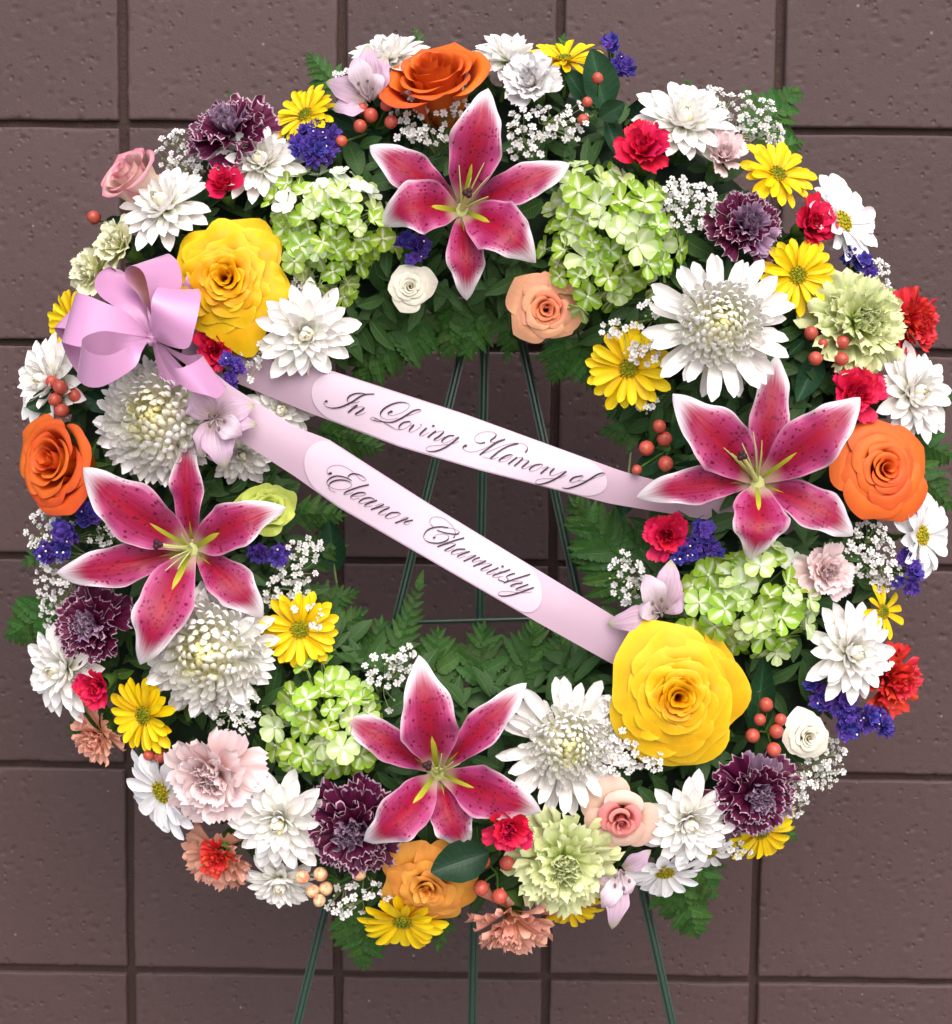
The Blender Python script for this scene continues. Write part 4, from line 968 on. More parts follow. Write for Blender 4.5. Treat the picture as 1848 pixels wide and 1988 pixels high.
G_C = 'carnations set in the wreath'
CARNS = [
 # x, y, r, tx, ty, dh, rot, mats, n, src, cupped, label
 (1035, 168, 67, -.25, .35, 6, 0, (m_whitec,), 26, carn_soft, .3, 'white carnation right of the top orange rose'),
 (452, 268, 87, -.3, .75, 6, 30, (m_purple, m_lav), 34, carn, .0, 'purple carnation with lavender heart at the upper left rim'),
 (1443, 445, 75, .2, .2, 4, 80, (m_purple, m_lav, m_lav), 34, carn, .1, 'purple carnation between yellow daisies at the upper right'),
 (188, 1213, 81, -.4, .05, 3, 10, (m_purple, m_lav), 34, carn, .05, 'dark purple carnation under the left lily'),
 (690, 1602, 96, -.1, -.2, 4, 55, (m_purple, m_lav), 38, carn, .0, 'purple and lavender carnation below the bottom lily'),
 (1458, 1535, 89, .3, -.2, 6, 120, (m_purple, m_lav, m_lav), 38, carn, .0, 'purple carnation at the lower right below the red berries'),
 (438, 368, 53, -.1, .5, 8, 0, (m_hot,), 18, carn_soft, .7, 'hot pink mini carnation above the left yellow rose'),
 (420, 678, 51, .1, -.1, 2, 40, (m_hot,), 18, carn_soft, .5, 'hot pink mini carnation beneath the left yellow rose'),
 (197, 1328, 55, -.35, -.2, 8, 70, (m_hot,), 18, carn_soft, .6, 'hot pink mini carnation at the lower left beside a white mum'),
 (988, 1604, 59, .05, -.2, 36, 110, (m_hot,), 20, carn_soft, .5, 'hot pink mini carnation touching the bottom lily'),
 (1297, 1040, 59, -.2, .05, 4, 160, (m_hot,), 20, carn_soft, .5, 'hot pink mini carnation on the inner right beside statice'),
 (1247, 300, 71, -.05, .45, 6, 200, (m_hot,), 20, carn_soft, .5, 'hot pink mini carnation above the right hydrangea'),
 (1567, 438, 61, .35, .15, 4, 240, (m_hot,), 20, carn_soft, .5, 'hot pink mini carnation beside the white daisy at the upper right'),
 (1652, 768, 69, .2, .1, 2, 280, (m_hot,), 22, carn_soft, .4, 'hot pink mini carnation above the right orange rose'),
 (428, 1655, 48, -.2, -.35, 12, 20, (m_red,), 18, carn, .7, 'small red carnation on a peach bloom at the lower left'),
 (1757, 628, 75, .85, .05, 0, 60, (m_red,), 32, carn, .0, 'bright red carnation on the upper right rim'),
 (1722, 1318, 73, .8, -.15, 0, 90, (m_red,), 32, carn, .0, 'bright red carnation on the lower right rim'),
 (420, 1497, 103, -.1, -.15, 10, 140, (m_ppink,), 30, carn_soft, .1, 'large pale pink carnation at the lower left'),
 (1597, 1110, 61, .15, .05, 6, 70, (m_ppink,), 26, carn_soft, .2, 'pale pink carnation right of the green hydrangea'),
 (1397, 308, 57, .25, .35, 6, 10, (m_ppink,), 20, carn_soft, .4, 'pale pink carnation beside a yellow daisy at the upper right'),
 (1092, 1665, 103, .05, -.25, 8, 30, (m_pgreen,), 40, carn, .0, 'pale green carnation at the bottom beside the blush rose'),
 (1657, 628, 101, .3, .1, 4, 75, (m_pgreen,), 44, carn, .0, 'pale green carnation at the right above a red berry cluster'),
 (240, 480, 61, -.6, .4, 4, 45, (m_creamc,), 22, carn_soft, .2, 'cream green carnation just above the bow'),
 (190, 530, 57, -.8, .2, 0, 125, (m_creamc,), 22, carn_soft, .2, 'cream green carnation at the left rim behind the bow'),
 (195, 1425, 59, -.5, -.5, -6, 0, (m_peachc,), 22, carn, .1, 'peach carnation half hidden by fern at the lower left rim'),
 (432, 1655, 75, -.3, -.6, -6, 60, (m_peachc,), 24, carn, .1, 'peach carnation behind the small red carnation'),
 (992, 1775, 89, .0, -1.2, 0, 30, (m_peachc,), 28, carn, .1, 'peach carnation hanging at the bottom rim'),
]
for i, (x, y, r, tx, ty, dh, rot, mats, n, src, cupd, lab) in enumerate(CARNS):
    carnation(head('carnation', 'carnation', G_C, x, y, r, tx, ty, dh, rot, lab), mats, n, 300+i, src, 1.0, True, cupd)

G_M = 'white chrysanthemums set in the wreath'
for i, (x, y, r, tx, ty, dh, rot, kind, lab) in enumerate([
 (1395, 632, 142, .0, .0, 26, 0, 'big', 'largest white spider mum with long rays at the upper right'),
 (1098, 1443, 128, .05, .0, 6, 40, 'big', 'white spider mum beside the bottom lily'),
 (312, 815, 122, -.1, .05, 10, 0, 'ball', 'ball shaped white mum right under the bow'),
 (408, 1262, 128, -.05, -.05, 4, 70, 'ball', 'ball shaped white mum below the left lily')]):
    t = head('chrysanthemum', 'chrysanthemum', G_M, x, y, r, tx, ty, dh, rot, lab)
    if kind == 'big': mum_big(t, 214, 40+i)
    else: mum_ball(t, 250, 40+i)
for i, (x, y, r, tx, ty, dh, rot, flat, lab) in enumerate([
 (755, 118, 85, -.25, 1.3, -4, 0, 0, 'white mum peeking out left of the top orange rose'),
 (990, 120, 85, .35, 1.3, -4, 30, 0, 'white mum peeking out right of the top orange rose'),
 (507, 318, 91, .0, .35, 4, 10, 0, 'white mum between purple statice and a pink mini carnation'),
 (322, 405, 99, -.35, .6, 8, 50, .2, 'white mum in front of the cream rosebud'),
 (592, 645, 99, .25, -.2, 24, 0, .1, 'white mum overlapping the upper ribbon'),
 (545, 795, 70, .2, -.1, -2, 25, .1, 'white mum between the two ribbons near the bow'),
 (468, 880, 66, .2, -.4, -8, 80, .1, 'white mum peeking out below the name ribbon'),
 (102, 742, 99, -.8, .1, -2, 60, .1, 'white mum at the far left rim beside red berries'),
 (128, 1298, 101, -.65, -.1, 2, 0, .2, 'white mum at the left rim under a purple carnation'),
 (545, 1590, 104, -.1, -.25, 8, 20, .1, 'white mum between pale pink and purple carnations'),
 (545, 1705, 78, -.1, -.9, -4, 40, .1, 'white mum at the bottom rim beside pale berries'),
 (1335, 1593, 94, .1, -.2, 8, 70, -.15, 'white mum right of the blush rose'),
 (1648, 1265, 99, .35, .05, 6, 15, -.1, 'white mum at the right beside a red carnation'),
 (1768, 767, 97, .5, .1, 2, 35, .1, 'white mum at the right rim above the orange rose'),
 (1327, 242, 101, .1, .55, 6, 80, -.05, 'white mum at the upper right above a pink mini carnation')]):
    mum_small(head('chrysanthemum', 'chrysanthemum', G_M, x, y, r, tx, ty, dh, rot, lab), 70, 60+i, flat)

G_D = 'daisies set in the wreath'
for i, (x, y, r, tx, ty, dh, rot, n, lay, lab) in enumerate([
 (1097, 118, 77, .05, 1.5, 0, 0, 14, 2, 'yellow daisy seen edge on at the top rim'),
 (594, 225, 71, -.5, .55, 6, 20, 14, 2, 'yellow daisy above the purple statice at the upper left'),
 (140, 622, 66, -.8, .0, -6, 10, 14, 2, 'yellow daisy almost hidden behind the bow'),
 (582, 1222, 83, .1, -.05, 6, 0, 15, 2, 'yellow daisy on the inner left under white sprays'),
 (282, 1388, 83, -.55, -.1, 6, 15, 15, 2, 'yellow daisy at the lower left beside a hot pink carnation'),
 (782, 1785, 90, -.1, -1.0, -2, 30, 15, 2, 'yellow daisy hanging under the amber rose'),
 (1108, 1760, 66, .1, -1.3, -4, 0, 14, 2, 'yellow daisy under the pale green carnation at the bottom'),
 (1478, 1612, 77, .5, -.7, -6, 60, 14, 2, 'yellow daisy under the purple carnation at the lower right'),
 (1713, 1187, 58, .8, .15, 2, 25, 10, 1, 'small yellow daisy at the right rim below statice'),
 (1222, 715, 90, -.25, -.05, 8, 40, 16, 2, 'yellow daisy on the inner right below the green hydrangea'),
 (1508, 340, 81, .4, .55, 6, 5, 15, 2, 'yellow daisy at the upper right above a purple carnation'),
 (1547, 535, 81, .1, .0, 6, 50, 16, 2, 'yellow daisy with green eye right of the big spider mum')]):
    daisy(head('daisy', 'daisy', G_D, x, y, r, tx, ty, dh, rot, lab), dz_pet, n, m_yellow, m_button, 80+i, lay)
for i, (x, y, r, tx, ty, dh, rot, n, lay, lab) in enumerate([
 (1632, 432, 100, .95, .45, 2, 0, 13, 2, 'large white daisy at the upper right rim'),
 (318, 1535, 100, -.9, -.5, 2, 30, 12, 2, 'white daisy hanging at the lower left rim'),
 (1785, 1040, 90, .9, .05, 0, 10, 12, 2, 'white daisy at the right rim below the orange rose'),
 (1290, 1690, 82, .0, -1.3, 0, 45, 11, 2, 'white daisy hanging at the bottom rim under a white mum'),
 (1378, 1655, 54, .4, -1.0, -6, 0, 10, 1, 'white daisy petals showing below the yellow daisy at the lower right')]):
    daisy(head('daisy', 'daisy', G_D, x, y, r, tx, ty, dh, rot, lab), dz_wide, n, None, m_buttony, 95+i, lay)

hydrangea(637, 452, 108, 116, 80, 'pale green hydrangea left of the top lily', None, 28, 4, 1, mixpale=.75)
hydrangea(1178, 468, 120, 132, 66, 'lime green hydrangea right of the top lily', None, 34, 4, 2, mixpale=.35)
hydrangea(630, 1402, 98, 106, 46, 'lime green hydrangea left of the bottom lily', None, 33, 2, 3)
hydrangea(1452, 1172, 122, 100, 50, 'lime green hydrangea below the right lily', None, 35, 2, 4, mixpale=.2)

lily(897, 407, 8, [(718, 283, 96, False, 26, 10, .02), (1106, 318, 92, False, 24, 6, -.04), (906, 583, 92, False, 26, 4, .03),
  (948, 172, 124, True, 34, 26, -.02), (742, 440, 128, True, 36, 18, -.14), (1040, 510, 132, True, 36, 20, .05)],
  [(891, 321, 34), (940, 316, 34), (948, 382, 34), (949, 342, 34), (915, 345, 30)], (908, 375, 36), 'stargazer lily at the top between the two hydrangeas', 1)
lily(373, 1066, 8, [(362, 845, 80, False, 26, 8, -.02), (110, 1112, 100, False, 26, 8, .05), (508, 1198, 100, False, 24, 8, .10),
  (162, 908, 138, True, 36, 24, .03), (555, 985, 116, True, 34, 20, .06), (272, 1290, 132, True, 36, 24, .04)],
  [(318, 1062, 34), (321, 1108, 32), (330, 1085, 34), (345, 1105, 32), (352, 1035, 30)], (306, 1057, 36), 'stargazer lily at the left below the bow', 2)
lily(850, 1500, 8, [(656, 1385, 84, False, 26, 8, -.06), (1022, 1326, 84, False, 26, 8, .03), (905, 1648, 100, False, 24, 6, -.05),
  (813, 1272, 136, True, 36, 24, -.02), (706, 1632, 120, True, 36, 22, .08), (1050, 1577, 122, True, 36, 20, .06)],
  [(880, 1478, 32), (893, 1482, 32), (858, 1462, 30), (838, 1478, 30), (868, 1512, 30)], (830, 1486, 32), 'stargazer lily at the bottom beside a spider mum', 3)
lily(1470, 935, 8, [(1508, 690, 92, False, 16, -4, .0), (1236, 965, 88, False, 26, 10, -.06), (1655, 1040, 104, False, 26, 8, .07),
  (1306, 765, 140, True, 36, 24, .05), (1670, 772, 132, True, 36, 24, .0), (1455, 1086, 134, True, 36, 22, .0)],
  [(1400, 865, 36), (1430, 840, 36), (1462, 838, 36), (1479, 855, 34), (1420, 880, 34)], (1440, 885, 38), 'stargazer lily at the right beside the orange rose', 4)

alstro(718, 198, 8, [(714, 86, 56, False, 14, 8), (750, 108, 50, False, 10, 4), (632, 160, 50, False, 12, 6), (645, 212, 54, False, 10, 4), (688, 112, 50, True, 16, 14), (738, 140, 40, True, 12, 10)], 'lilac alstroemeria left of the top orange rose', 1)
alstro(418, 812, 38, [(368, 762, 66, False, 14, 10), (495, 785, 56, False, 12, 8), (500, 825, 46, False, 12, 8), (438, 910, 66, False, 12, 6), (388, 888, 50, False, 10, 4), (470, 845, 52, True, 14, 14)], 'lilac alstroemeria on the name ribbon beside the ball shaped mum', 2)
alstro(1205, 1688, 8, [(1264, 1650, 38, False, 10, 6), (1188, 1804, 48, False, 14, 4), (1150, 1725, 40, False, 10, 2), (1168, 1762, 40, True, 14, 10), (1225, 1735, 36, True, 10, 8)], 'lilac alstroemeria drooping at the bottom rim', 3)
alstro(1283, 1190, 12, [(1303, 1086, 60, False, 12, 6), (1178, 1212, 54, False, 12, 6), (1330, 1150, 46, False, 8, 4), (1252, 1115, 54, True, 16, 14), (1235, 1180, 40, True, 12, 10)], 'lilac alstroemeria where the name ribbon meets the yellow rose', 4)

statice([(1187, 84, 18), (1207, 127, 24)], 'two small statice tufts at the top right of the orange rose', 4, 12)
statice([(612, 278, 48)], 'dense purple statice tuft under the upper left yellow daisy', 6, 14)
statice([(440, 700, 16), (462, 712, 16), (446, 735, 16)], 'small purple statice sprig beside the lower bow loop', 14, 12)
statice([(140, 960, 28), (172, 998, 26), (125, 1035, 28), (90, 1070, 24), (118, 1065, 22)], 'purple statice sprig between the orange rose and the left lily', 6, 14)
statice([(505, 1075, 20), (540, 1078, 22)], 'purple statice below the lime green bloom', -4, 13)
statice([(790, 470, 20), (815, 480, 24), (803, 500, 14)], 'purple statice above the small white rose', 0, 13)
statice([(1580, 1325, 20), (1598, 1362, 22), (1640, 1370, 30), (1690, 1395, 30), (1650, 1410, 26), (1715, 1412, 20)], 'wide purple statice sprig at the lower right rim', 4, 14)
statice([(1365, 1035, 24), (1340, 1070, 26), (1385, 1065, 20), (1318, 1080, 16)], 'purple statice beside the inner hot pink carnation', 4, 13)
statice([(1755, 1080, 16), (1775, 1108, 18), (1768, 1138, 18), (1745, 1128, 14)], 'purple statice at the right rim below the white daisy', 4, 13)
statice([(1650, 498, 16), (1678, 512, 20), (1690, 530, 14)], 'purple statice under the large white daisy', 0, 13)

berries([(703, 211, 11), (720, 224, 14), (750, 204, 12), (699, 245, 13), (759, 237, 13), (663, 274, 11)], 'red berry cluster below the top orange rose', leaves=((690, 250, 625, 215, .42, 0), (715, 250, 745, 285, .4, -4)), dh=4)
berries([(1160, 152, 11), (1140, 198, 10), (1132, 232, 11)], 'three red berries against dark leaves at the top right', dh=16, root=(1165, 215), leaves=((1175, 215, 1148, 98, .62, -2), (1165, 230, 1212, 200, .8, 2), (1150, 215, 1095, 135, .5, -6), (1180, 240, 1205, 310, .5, -6)))
berries([(182, 422, 13)], 'single red berry sticking out at the upper left rim', dh=4, root=(215, 432), leaves=((205, 430, 255, 432, .35, -2), (205, 436, 196, 462, .3, 0)))
berries([(101, 741, 12), (117, 752, 14), (147, 768, 14), (107, 776, 13), (120, 797, 14)], 'red berry cluster at the left rim above the orange rose', dh=10, root=(150, 760), leaves=((130, 770, 52, 790, .62, -2), (165, 765, 215, 800, .55, -6), (150, 750, 180, 725, .4, -4)))
berries([(312, 1468, 14), (289, 1466, 11)], 'two red berries under the lower left yellow daisy', dh=4, root=(325, 1460))
berries([(587, 1703, 14), (622, 1697, 14), (607, 1730, 13), (632, 1725, 14), (620, 1748, 12), (697, 1697, 13)], 'pale blush berry cluster at the bottom left of the amber rose', True, dh=10, root=(660, 1712))
berries([(937, 1672, 15), (984, 1676, 15), (934, 1724, 15), (970, 1740, 15)], 'red berry cluster between the amber rose and pale green carnation', dh=14, root=(965, 1695), leaves=((948, 1655, 838, 1692, .72, 20),))
berries([(1487, 1368, 14), (1475, 1397, 12), (1515, 1397, 12), (1507, 1420, 14), (1461, 1428, 14), (1502, 1455, 14)], 'red berry cluster right of the largest yellow rose', dh=8, root=(1490, 1420), leaves=((1468, 1425, 1482, 1275, .36, -8),))
berries([(1280, 828, 13), (1290, 852, 15), (1255, 870, 15), (1292, 900, 15), (1236, 912, 10)], 'red berry cluster at the inner right left of the lily', dh=12, root=(1300, 870), leaves=((1295, 880, 1225, 925, .5, -4), (1310, 870, 1350, 790, .5, -8), (1310, 905, 1420, 920, .36, -2)))
berries([(1575, 647, 14), (1597, 667, 10), (1635, 665, 14), (1583, 696, 14), (1633, 697, 14)], 'red berry cluster above the hot pink carnation at the right', dh=10, root=(1605, 690), leaves=((1590, 690, 1545, 780, .5, -8), (1560, 660, 1530, 690, .5, -6)))

gyp([(870, 197, 40, 30, 16), (790, 205, 40, 34, 15), (830, 258, 66, 22, 16)], "baby's breath spray in front of the top orange rose", 12, (850, 300))
gyp([(1050, 245, 72, 38, 30), (1020, 292, 36, 16, 7), (1120, 235, 26, 36, 8)], "baby's breath spray below the white carnation", 8, (1040, 310))
gyp([(700, 155, 30, 36, 8), (668, 150, 18, 16, 5)], "baby's breath around the top left alstroemeria", 14)
gyp([(352, 298, 50, 44, 30)], "baby's breath spray at the upper left above the rosebud", 2)
gyp([(580, 565, 34, 26, 9), (600, 600, 26, 30, 6)], "baby's breath below the pale green hydrangea", 10)
gyp([(505, 692, 44, 32, 14), (470, 735, 20, 16, 4)], "baby's breath beside the upper ribbon near the bow", 14)
gyp([(238, 742, 16, 20, 6)], "baby's breath bit under the lower left bow loop", 12)
gyp([(95, 1030, 44, 50, 22), (100, 1130, 34, 60, 22), (190, 1040, 30, 20, 8), (100, 1190, 22, 26, 6)], "long baby's breath spray down the left rim", 0)
gyp([(575, 1090, 46, 46, 20), (560, 1150, 50, 38, 18), (600, 1060, 26, 20, 5)], "baby's breath spray on the inner left above the yellow daisy", 2)
gyp([(600, 1195, 34, 26, 6)], "few baby's breath blooms lying on the inner left yellow daisy", 20, size=7.6)
gyp([(455, 1375, 48, 46, 24), (478, 1410, 20, 16, 4)], "baby's breath spray beneath the lower left ball shaped mum", 12)
gyp([(752, 1298, 46, 36, 20), (800, 1262, 26, 12, 3), (765, 1372, 10, 20, 2)], "baby's breath spray left of the bottom lily", 8)
gyp([(700, 1740, 60, 30, 16), (660, 1762, 26, 16, 6)], "baby's breath below the purple carnation at the bottom left", 4)
gyp([(1195, 1400, 34, 60, 26), (1200, 1470, 50, 36, 24), (1265, 1478, 30, 24, 8)], "baby's breath spray between the bottom spider mum and yellow rose", 14)
gyp([(1590, 1500, 46, 32, 24), (1545, 1545, 22, 46, 16), (1620, 1470, 18, 36, 8)], "baby's breath spray at the lower right rim below the white rose", 0)
gyp([(1425, 1650, 32, 20, 9)], "baby's breath on the lower right yellow daisy", 6)
gyp([(1215, 1120, 34, 52, 22)], "baby's breath spray on the inner right above the alstroemeria", 4)
gyp([(1690, 1075, 50, 46, 30), (1720, 1120, 30, 34, 10), (1690, 1030, 30, 16, 6)], "baby's breath spray below the right orange rose", 2)
gyp([(1205, 640, 40, 18, 9), (1255, 678, 36, 22, 9), (1230, 700, 30, 20, 4), (1260, 600, 30, 18, 5)], "baby's breath over the inner right yellow daisy", 18)
gyp([(1260, 790, 24, 16, 5)], "few baby's breath blooms at the lower tip of the inner right yellow daisy", 4)
gyp([(1335, 400, 62, 46, 40), (1310, 370, 34, 26, 6)], "dense baby's breath spray left of the upper right purple carnation", 8)
gyp([(1450, 225, 66, 44, 30), (1380, 180, 36, 14, 7), (1500, 262, 26, 18, 6)], "baby's breath spray with fern at the upper right rim", 0)
gyp([(1702, 548, 24, 44, 20)], "baby's breath spray beside the pale green carnation at the right rim", 2)

# fern fronds
FERNS = [
 (800, 560, 700, 735, 'fern frond hanging into the opening at the upper left', .46, .02),
 (760, 560, 660, 690, 'fern frond behind the white mum at the opening', .44, .0),
 (830, 590, 790, 700, 'fern frond hanging under the small white rose', .50, .05),
 (880, 560, 870, 690, 'fern frond hanging under the top lily', .50, .0),
 (950, 560, 905, 690, 'fern frond above the left easel leg', .46, -.03),
 (990, 590, 985, 695, 'fern frond beside the peach rose over the easel', .44, .03),
 (1100, 640, 1075, 740, 'fern frond hanging below the peach rose', .52, .05),
 (1120, 640, 1150, 750, 'fern frond left of the inner yellow daisy', .50, -.03),
 (1280, 830, 1170, 838, 'pale fern tip by the inner right berries', .42, .02),
 (1290, 790, 1180, 800, 'fern tip under the inner right yellow daisy', .44, .0),
 (1230, 1110, 1115, 975, 'fern frond in the opening below the upper ribbon', .44, .03),
 (1240, 1160, 1120, 1075, 'fern frond at the inner right edge of the opening', .42, .0),
 (1260, 1080, 1190, 1020, 'fern frond beside the hot pink carnation in the opening', .46, .0),
 (600, 830, 735, 870, 'fern frond between the two ribbons', .44, .0),
 (560, 1000, 665, 1000, 'fern frond left of the opening under the name ribbon', .46, .04),
 (560, 1090, 668, 1060, 'fern frond at the inner left edge of the opening', .44, .0),
 (590, 1180, 690, 1150, 'fern frond above the inner left yellow daisy', .44, .0),
 (600, 1260, 705, 1190, 'fern frond right of the inner left yellow daisy', .46, .0),
 (740, 1330, 815, 1130, 'slender upright fern tip against the easel leg', .22, -.05),
 (720, 1320, 740, 1205, 'fern frond at the lower left of the opening', .50, .0),
 (850, 1340, 850, 1225, 'fern frond rising above the bottom lily', .55, .03),
 (930, 1350, 940, 1215, 'fern frond at the lower middle of the opening', .50, -.02),
 (1010, 1350, 1040, 1210, 'fern frond rising over the white spider mum', .48, .03),
 (1110, 1360, 1085, 1225, 'fern frond under the lower end of the name ribbon', .46, .0),
 (1180, 1360, 1130, 1270, 'fern tip between the name ribbon and yellow rose', .44, .0),
 (780, 1370, 905, 1290, 'fern frond lying behind the bottom lily', .44, .0),
 (120, 1170, 15, 1235, 'fern frond sticking out at the left rim', .50, .06),
 (110, 1060, 45, 1095, 'small fern tip at the left rim below statice', .42, .0),
 (225, 1370, 140, 1425, 'fern frond over the peach carnation at the lower left', .50, .0),
 (700, 1720, 705, 1875, 'fern frond hanging at the bottom left rim', .42, .03),
 (870, 1740, 850, 1840, 'fern tip hanging below the amber rose', .40, .0),
 (1310, 1650, 1352, 1812, 'fern frond hanging at the bottom right rim', .44, -.05),
 (1340, 1640, 1385, 1740, 'fern frond under the lower right white mum', .44, .0),
 (1490, 1580, 1545, 1632, 'fern tip beside the lower right yellow daisy', .40, .0),
 (1740, 880, 1845, 985, 'fern frond at the right rim below the orange rose', .40, .0),
 (1740, 840, 1848, 890, 'fern frond at the right rim behind the orange rose', .42, .0),
 (1760, 790, 1848, 770, 'fern frond at the right rim beside a white mum', .40, .0),
 (1450, 290, 1545, 175, 'tall fern frond at the upper right rim', .42, .04),
 (1490, 300, 1560, 275, 'fern tip above the upper right yellow daisy', .40, .0),
 (1340, 230, 1335, 155, 'fern tip above the upper right white mum', .34, .0),
 (1090, 130, 1095, 68, 'fern tip behind the top edge on yellow daisy', .44, .0),
 (670, 190, 600, 108, 'pair of green leaflets at the top left rim', .40, .0),
 (490, 250, 447, 182, 'green leaf tip behind the upper left purple carnation', .30, .0),
 (820, 110, 805, 55, 'small green tip behind the top orange rose', .36, .0),
]
for i, (x0, y0, x1, y1, lab, wd, sd) in enumerate(FERNS):
    d0 = math.hypot(x1-915, y1-955)
    L = math.hypot(x1-x0, y1-y0)
    fern(x0, y0, x1, y1, lab, wd*1.3, side=sd, n=max(5, min(10, int(L/17))), seed=i, h1=(.022 if d0 < 420 else None), h0=(.030 if d0 < 420 else None))
broad_leaf(1220, 925, 1208, 1002, .62, 'rounded dark leaf covering the right end of the upper ribbon', 14)
broad_leaf(215, 800, 190, 730, .5, 'dark leaf left of the ball shaped mum', -6)
broad_leaf(385, 1330, 365, 1400, .5, 'pale green leaf under the lower left mum', -4, 0, m_fresh, 1)
broad_leaf(470, 1640, 488, 1595, .7, 'bright green leaf beside the small red carnation', 6, .3, m_fresh, 2)
broad_leaf(225, 1310, 262, 1300, .5, 'bright green leaf right of the lower left pink carnation', 0, .2, m_fresh, 3)
broad_leaf(940, 1650, 958, 1622, .9, 'tiny green bud leaf above the bottom red berries', 16, .2, m_fresh, 1)
broad_leaf(650, 1110, 640, 1010, .55, 'broad dark leaf at the inner left edge', -10, 0, None, 2)
broad_leaf(1215, 260, 1250, 190, .55, 'dark leaf behind the upper right white mum', -6, 0, None, 3)

# ------------------------------------------------------------------ ribbons
def pl(x, pts): return float(np.interp(x, [p[0] for p in pts], [p[1] for p in pts]))
class Sash:
    def __init__(s, top, bot, hx, label, bow=0.0):
        s.top, s.bot, s.hx = top, bot, hx
        s.n = 60
        P = np.zeros((s.n+1, 5, 3)); x0, x1 = top[0][0], top[-1][0]
        xb0, xb1 = bot[0][0], bot[-1][0]
        c = at((x0+x1)/2, pl((x0+x1)/2, top), 0.08)
        s.O = c
        for i in range(s.n+1):
            for k in range(5):
                P[i, k] = s.pt(i/s.n, k/4)-c
        s.t = thing('sash_ribbon', label, 'ribbon', 'printed sash ribbons across the opening', W @ Matrix.Translation(c))
        b = MB(); b.grid(P, np.stack(np.meshgrid(np.linspace(0, 1, 5), np.linspace(0, 1, s.n+1)), -1)); link('band', b.mesh('band', m_sash), s.t)
    def px(s, q, t):
        a = (s.top[0][0]+(s.top[-1][0]-s.top[0][0])*q); b = (s.bot[0][0]+(s.bot[-1][0]-s.bot[0][0])*q)
        A = (a, pl(a, s.top)); B = (b, pl(b, s.bot))
        return A[0]+(B[0]-A[0])*t, A[1]+(B[1]-A[1])*t
    def hh(s, x, y):
        ty, by = pl(x, s.top), pl(x, s.bot); t = min(1.2, max(-.2, (y-ty)/(by-ty)))
        return pl(x, s.hx)-.0018*(2*t-1)**2+.0022*math.sin(x*.012+2.2*t)+.004*(t-.5)*math.sin(x*.0075+1)
    def pt(s, q, t, e=0.0):
        x, y = s.px(q, t); return at(x, y, s.hh(x, y)+e)
    def label(s, q0, q1, lab):
        n, m = 80, 8; P = np.zeros((n+1, m+1, 3))
        for i in range(n+1):
            f = .5-.5*math.cos(math.pi*i/n); q = q0+(q1-q0)*f; en = min(f, 1-f)/.085
            hw = .475*(math.sqrt(max(0, 1-(1-min(1, en))**2)))
            for k in range(m+1): P[i, k] = s.pt(q, .5+hw*(2*k/m-1), .0007)-s.O
        b = MB(); b.grid(P); s.lab = link('label_panel', b.mesh('label_panel', m_label), s.t)
    def word(s, strokes, dots, org, sc, down, wmax, wmin=.72):
        'pen strokes of the printed script, thick on the down strokes'
        b = MB(); dv = Vector(down).normalized()
        cv = lambda p: ((org[0]+p[0]*sc)*.63768, (org[1]+p[1]*sc)*.63768)
        def pos(x, y): return at(x, y, s.hh(x, y)+.0016)-s.O
        for st in strokes:
            p = [Vector(q) for q in st]; pp = [p[0]*2-p[1]]+p+[p[-1]*2-p[-2]]; C = []
            for i in range(1, len(pp)-2):
                for k in range(7):
                    t = k/7; a, b0, c0, d = pp[i-1], pp[i], pp[i+1], pp[i+2]
                    C.append(.5*((2*b0)+(c0-a)*t+(2*a-5*b0+4*c0-d)*t*t+(3*b0-a-3*c0+d)*t**3))
            C.append(p[-1])
            ws = []
            for i in range(len(C)):
                t = (C[min(i+1, len(C)-1)]-C[max(0, i-1)]); t.normalize()
                ws.append(wmin+(wmax-wmin)*max(0, t.dot(dv))**2.2)
            ws = np.convolve(np.pad(ws, 3, 'edge'), np.ones(7)/7, 'valid')
            V = np.zeros((len(C), 2, 3))
            for i in range(len(C)):
                t = (C[min(i+1, len(C)-1)]-C[max(0, i-1)]); t.normalize(); nn = Vector((-t.y, t.x))
                x, y = cv(C[i])
                for k in (0, 1):
                    V[i, k] = pos(x+nn.x*ws[i]*(k-.5), y+nn.y*ws[i]*(k-.5))
            b.grid(V)
        for (x, y, r) in dots:
            X, Y = cv((x, y)); rr = r*sc*.63768; k = 10
            b.add([pos(X+rr*1.15*math.cos(2*math.pi*i/k), Y+rr*.85*math.sin(2*math.pi*i/k))+Vector((0, 0, .0002)) for i in range(k)], [tuple(range(k))])
        link('lettering', b.mesh('lettering', m_ink), s.lab)
S1 = Sash([(370, 612), (470, 655), (626, 714), (900, 803), (1205, 914), (1330, 948), (1575, 985)], [(350, 695), (455, 742), (584, 795), (774, 867), (935, 914), (1185, 978), (1390, 1012), (1565, 1045)],
          [(350, .070), (455, .078), (600, .086), (900, .088), (1220, .078), (1400, .060), (1580, .050)], 'upper pale pink ribbon printed with a memorial phrase in script')
S2 = Sash([(415, 722), (445, 747), (574, 829), (638, 853), (822, 971), (1178, 1188), (1260, 1240)], [(385, 800), (483, 867), (574, 926), (657, 985), (1050, 1212), (1192, 1291), (1250, 1325)],
          [(385, .108), (500, .112), (800, .100), (1100, .090), (1260, .074)], 'lower pale pink ribbon printed with a name in script')
S1.label(.203, .676, 0)
S2.label(.225, .762, 0)
A1, A2, B1, B2 = ((900, 1120), .27056), ((1380, 1280), .28139), ((940, 1380), .21645), ((1260, 1540), .22727)
DN1, DN2 = (-.76, .65), (-.93, .36)
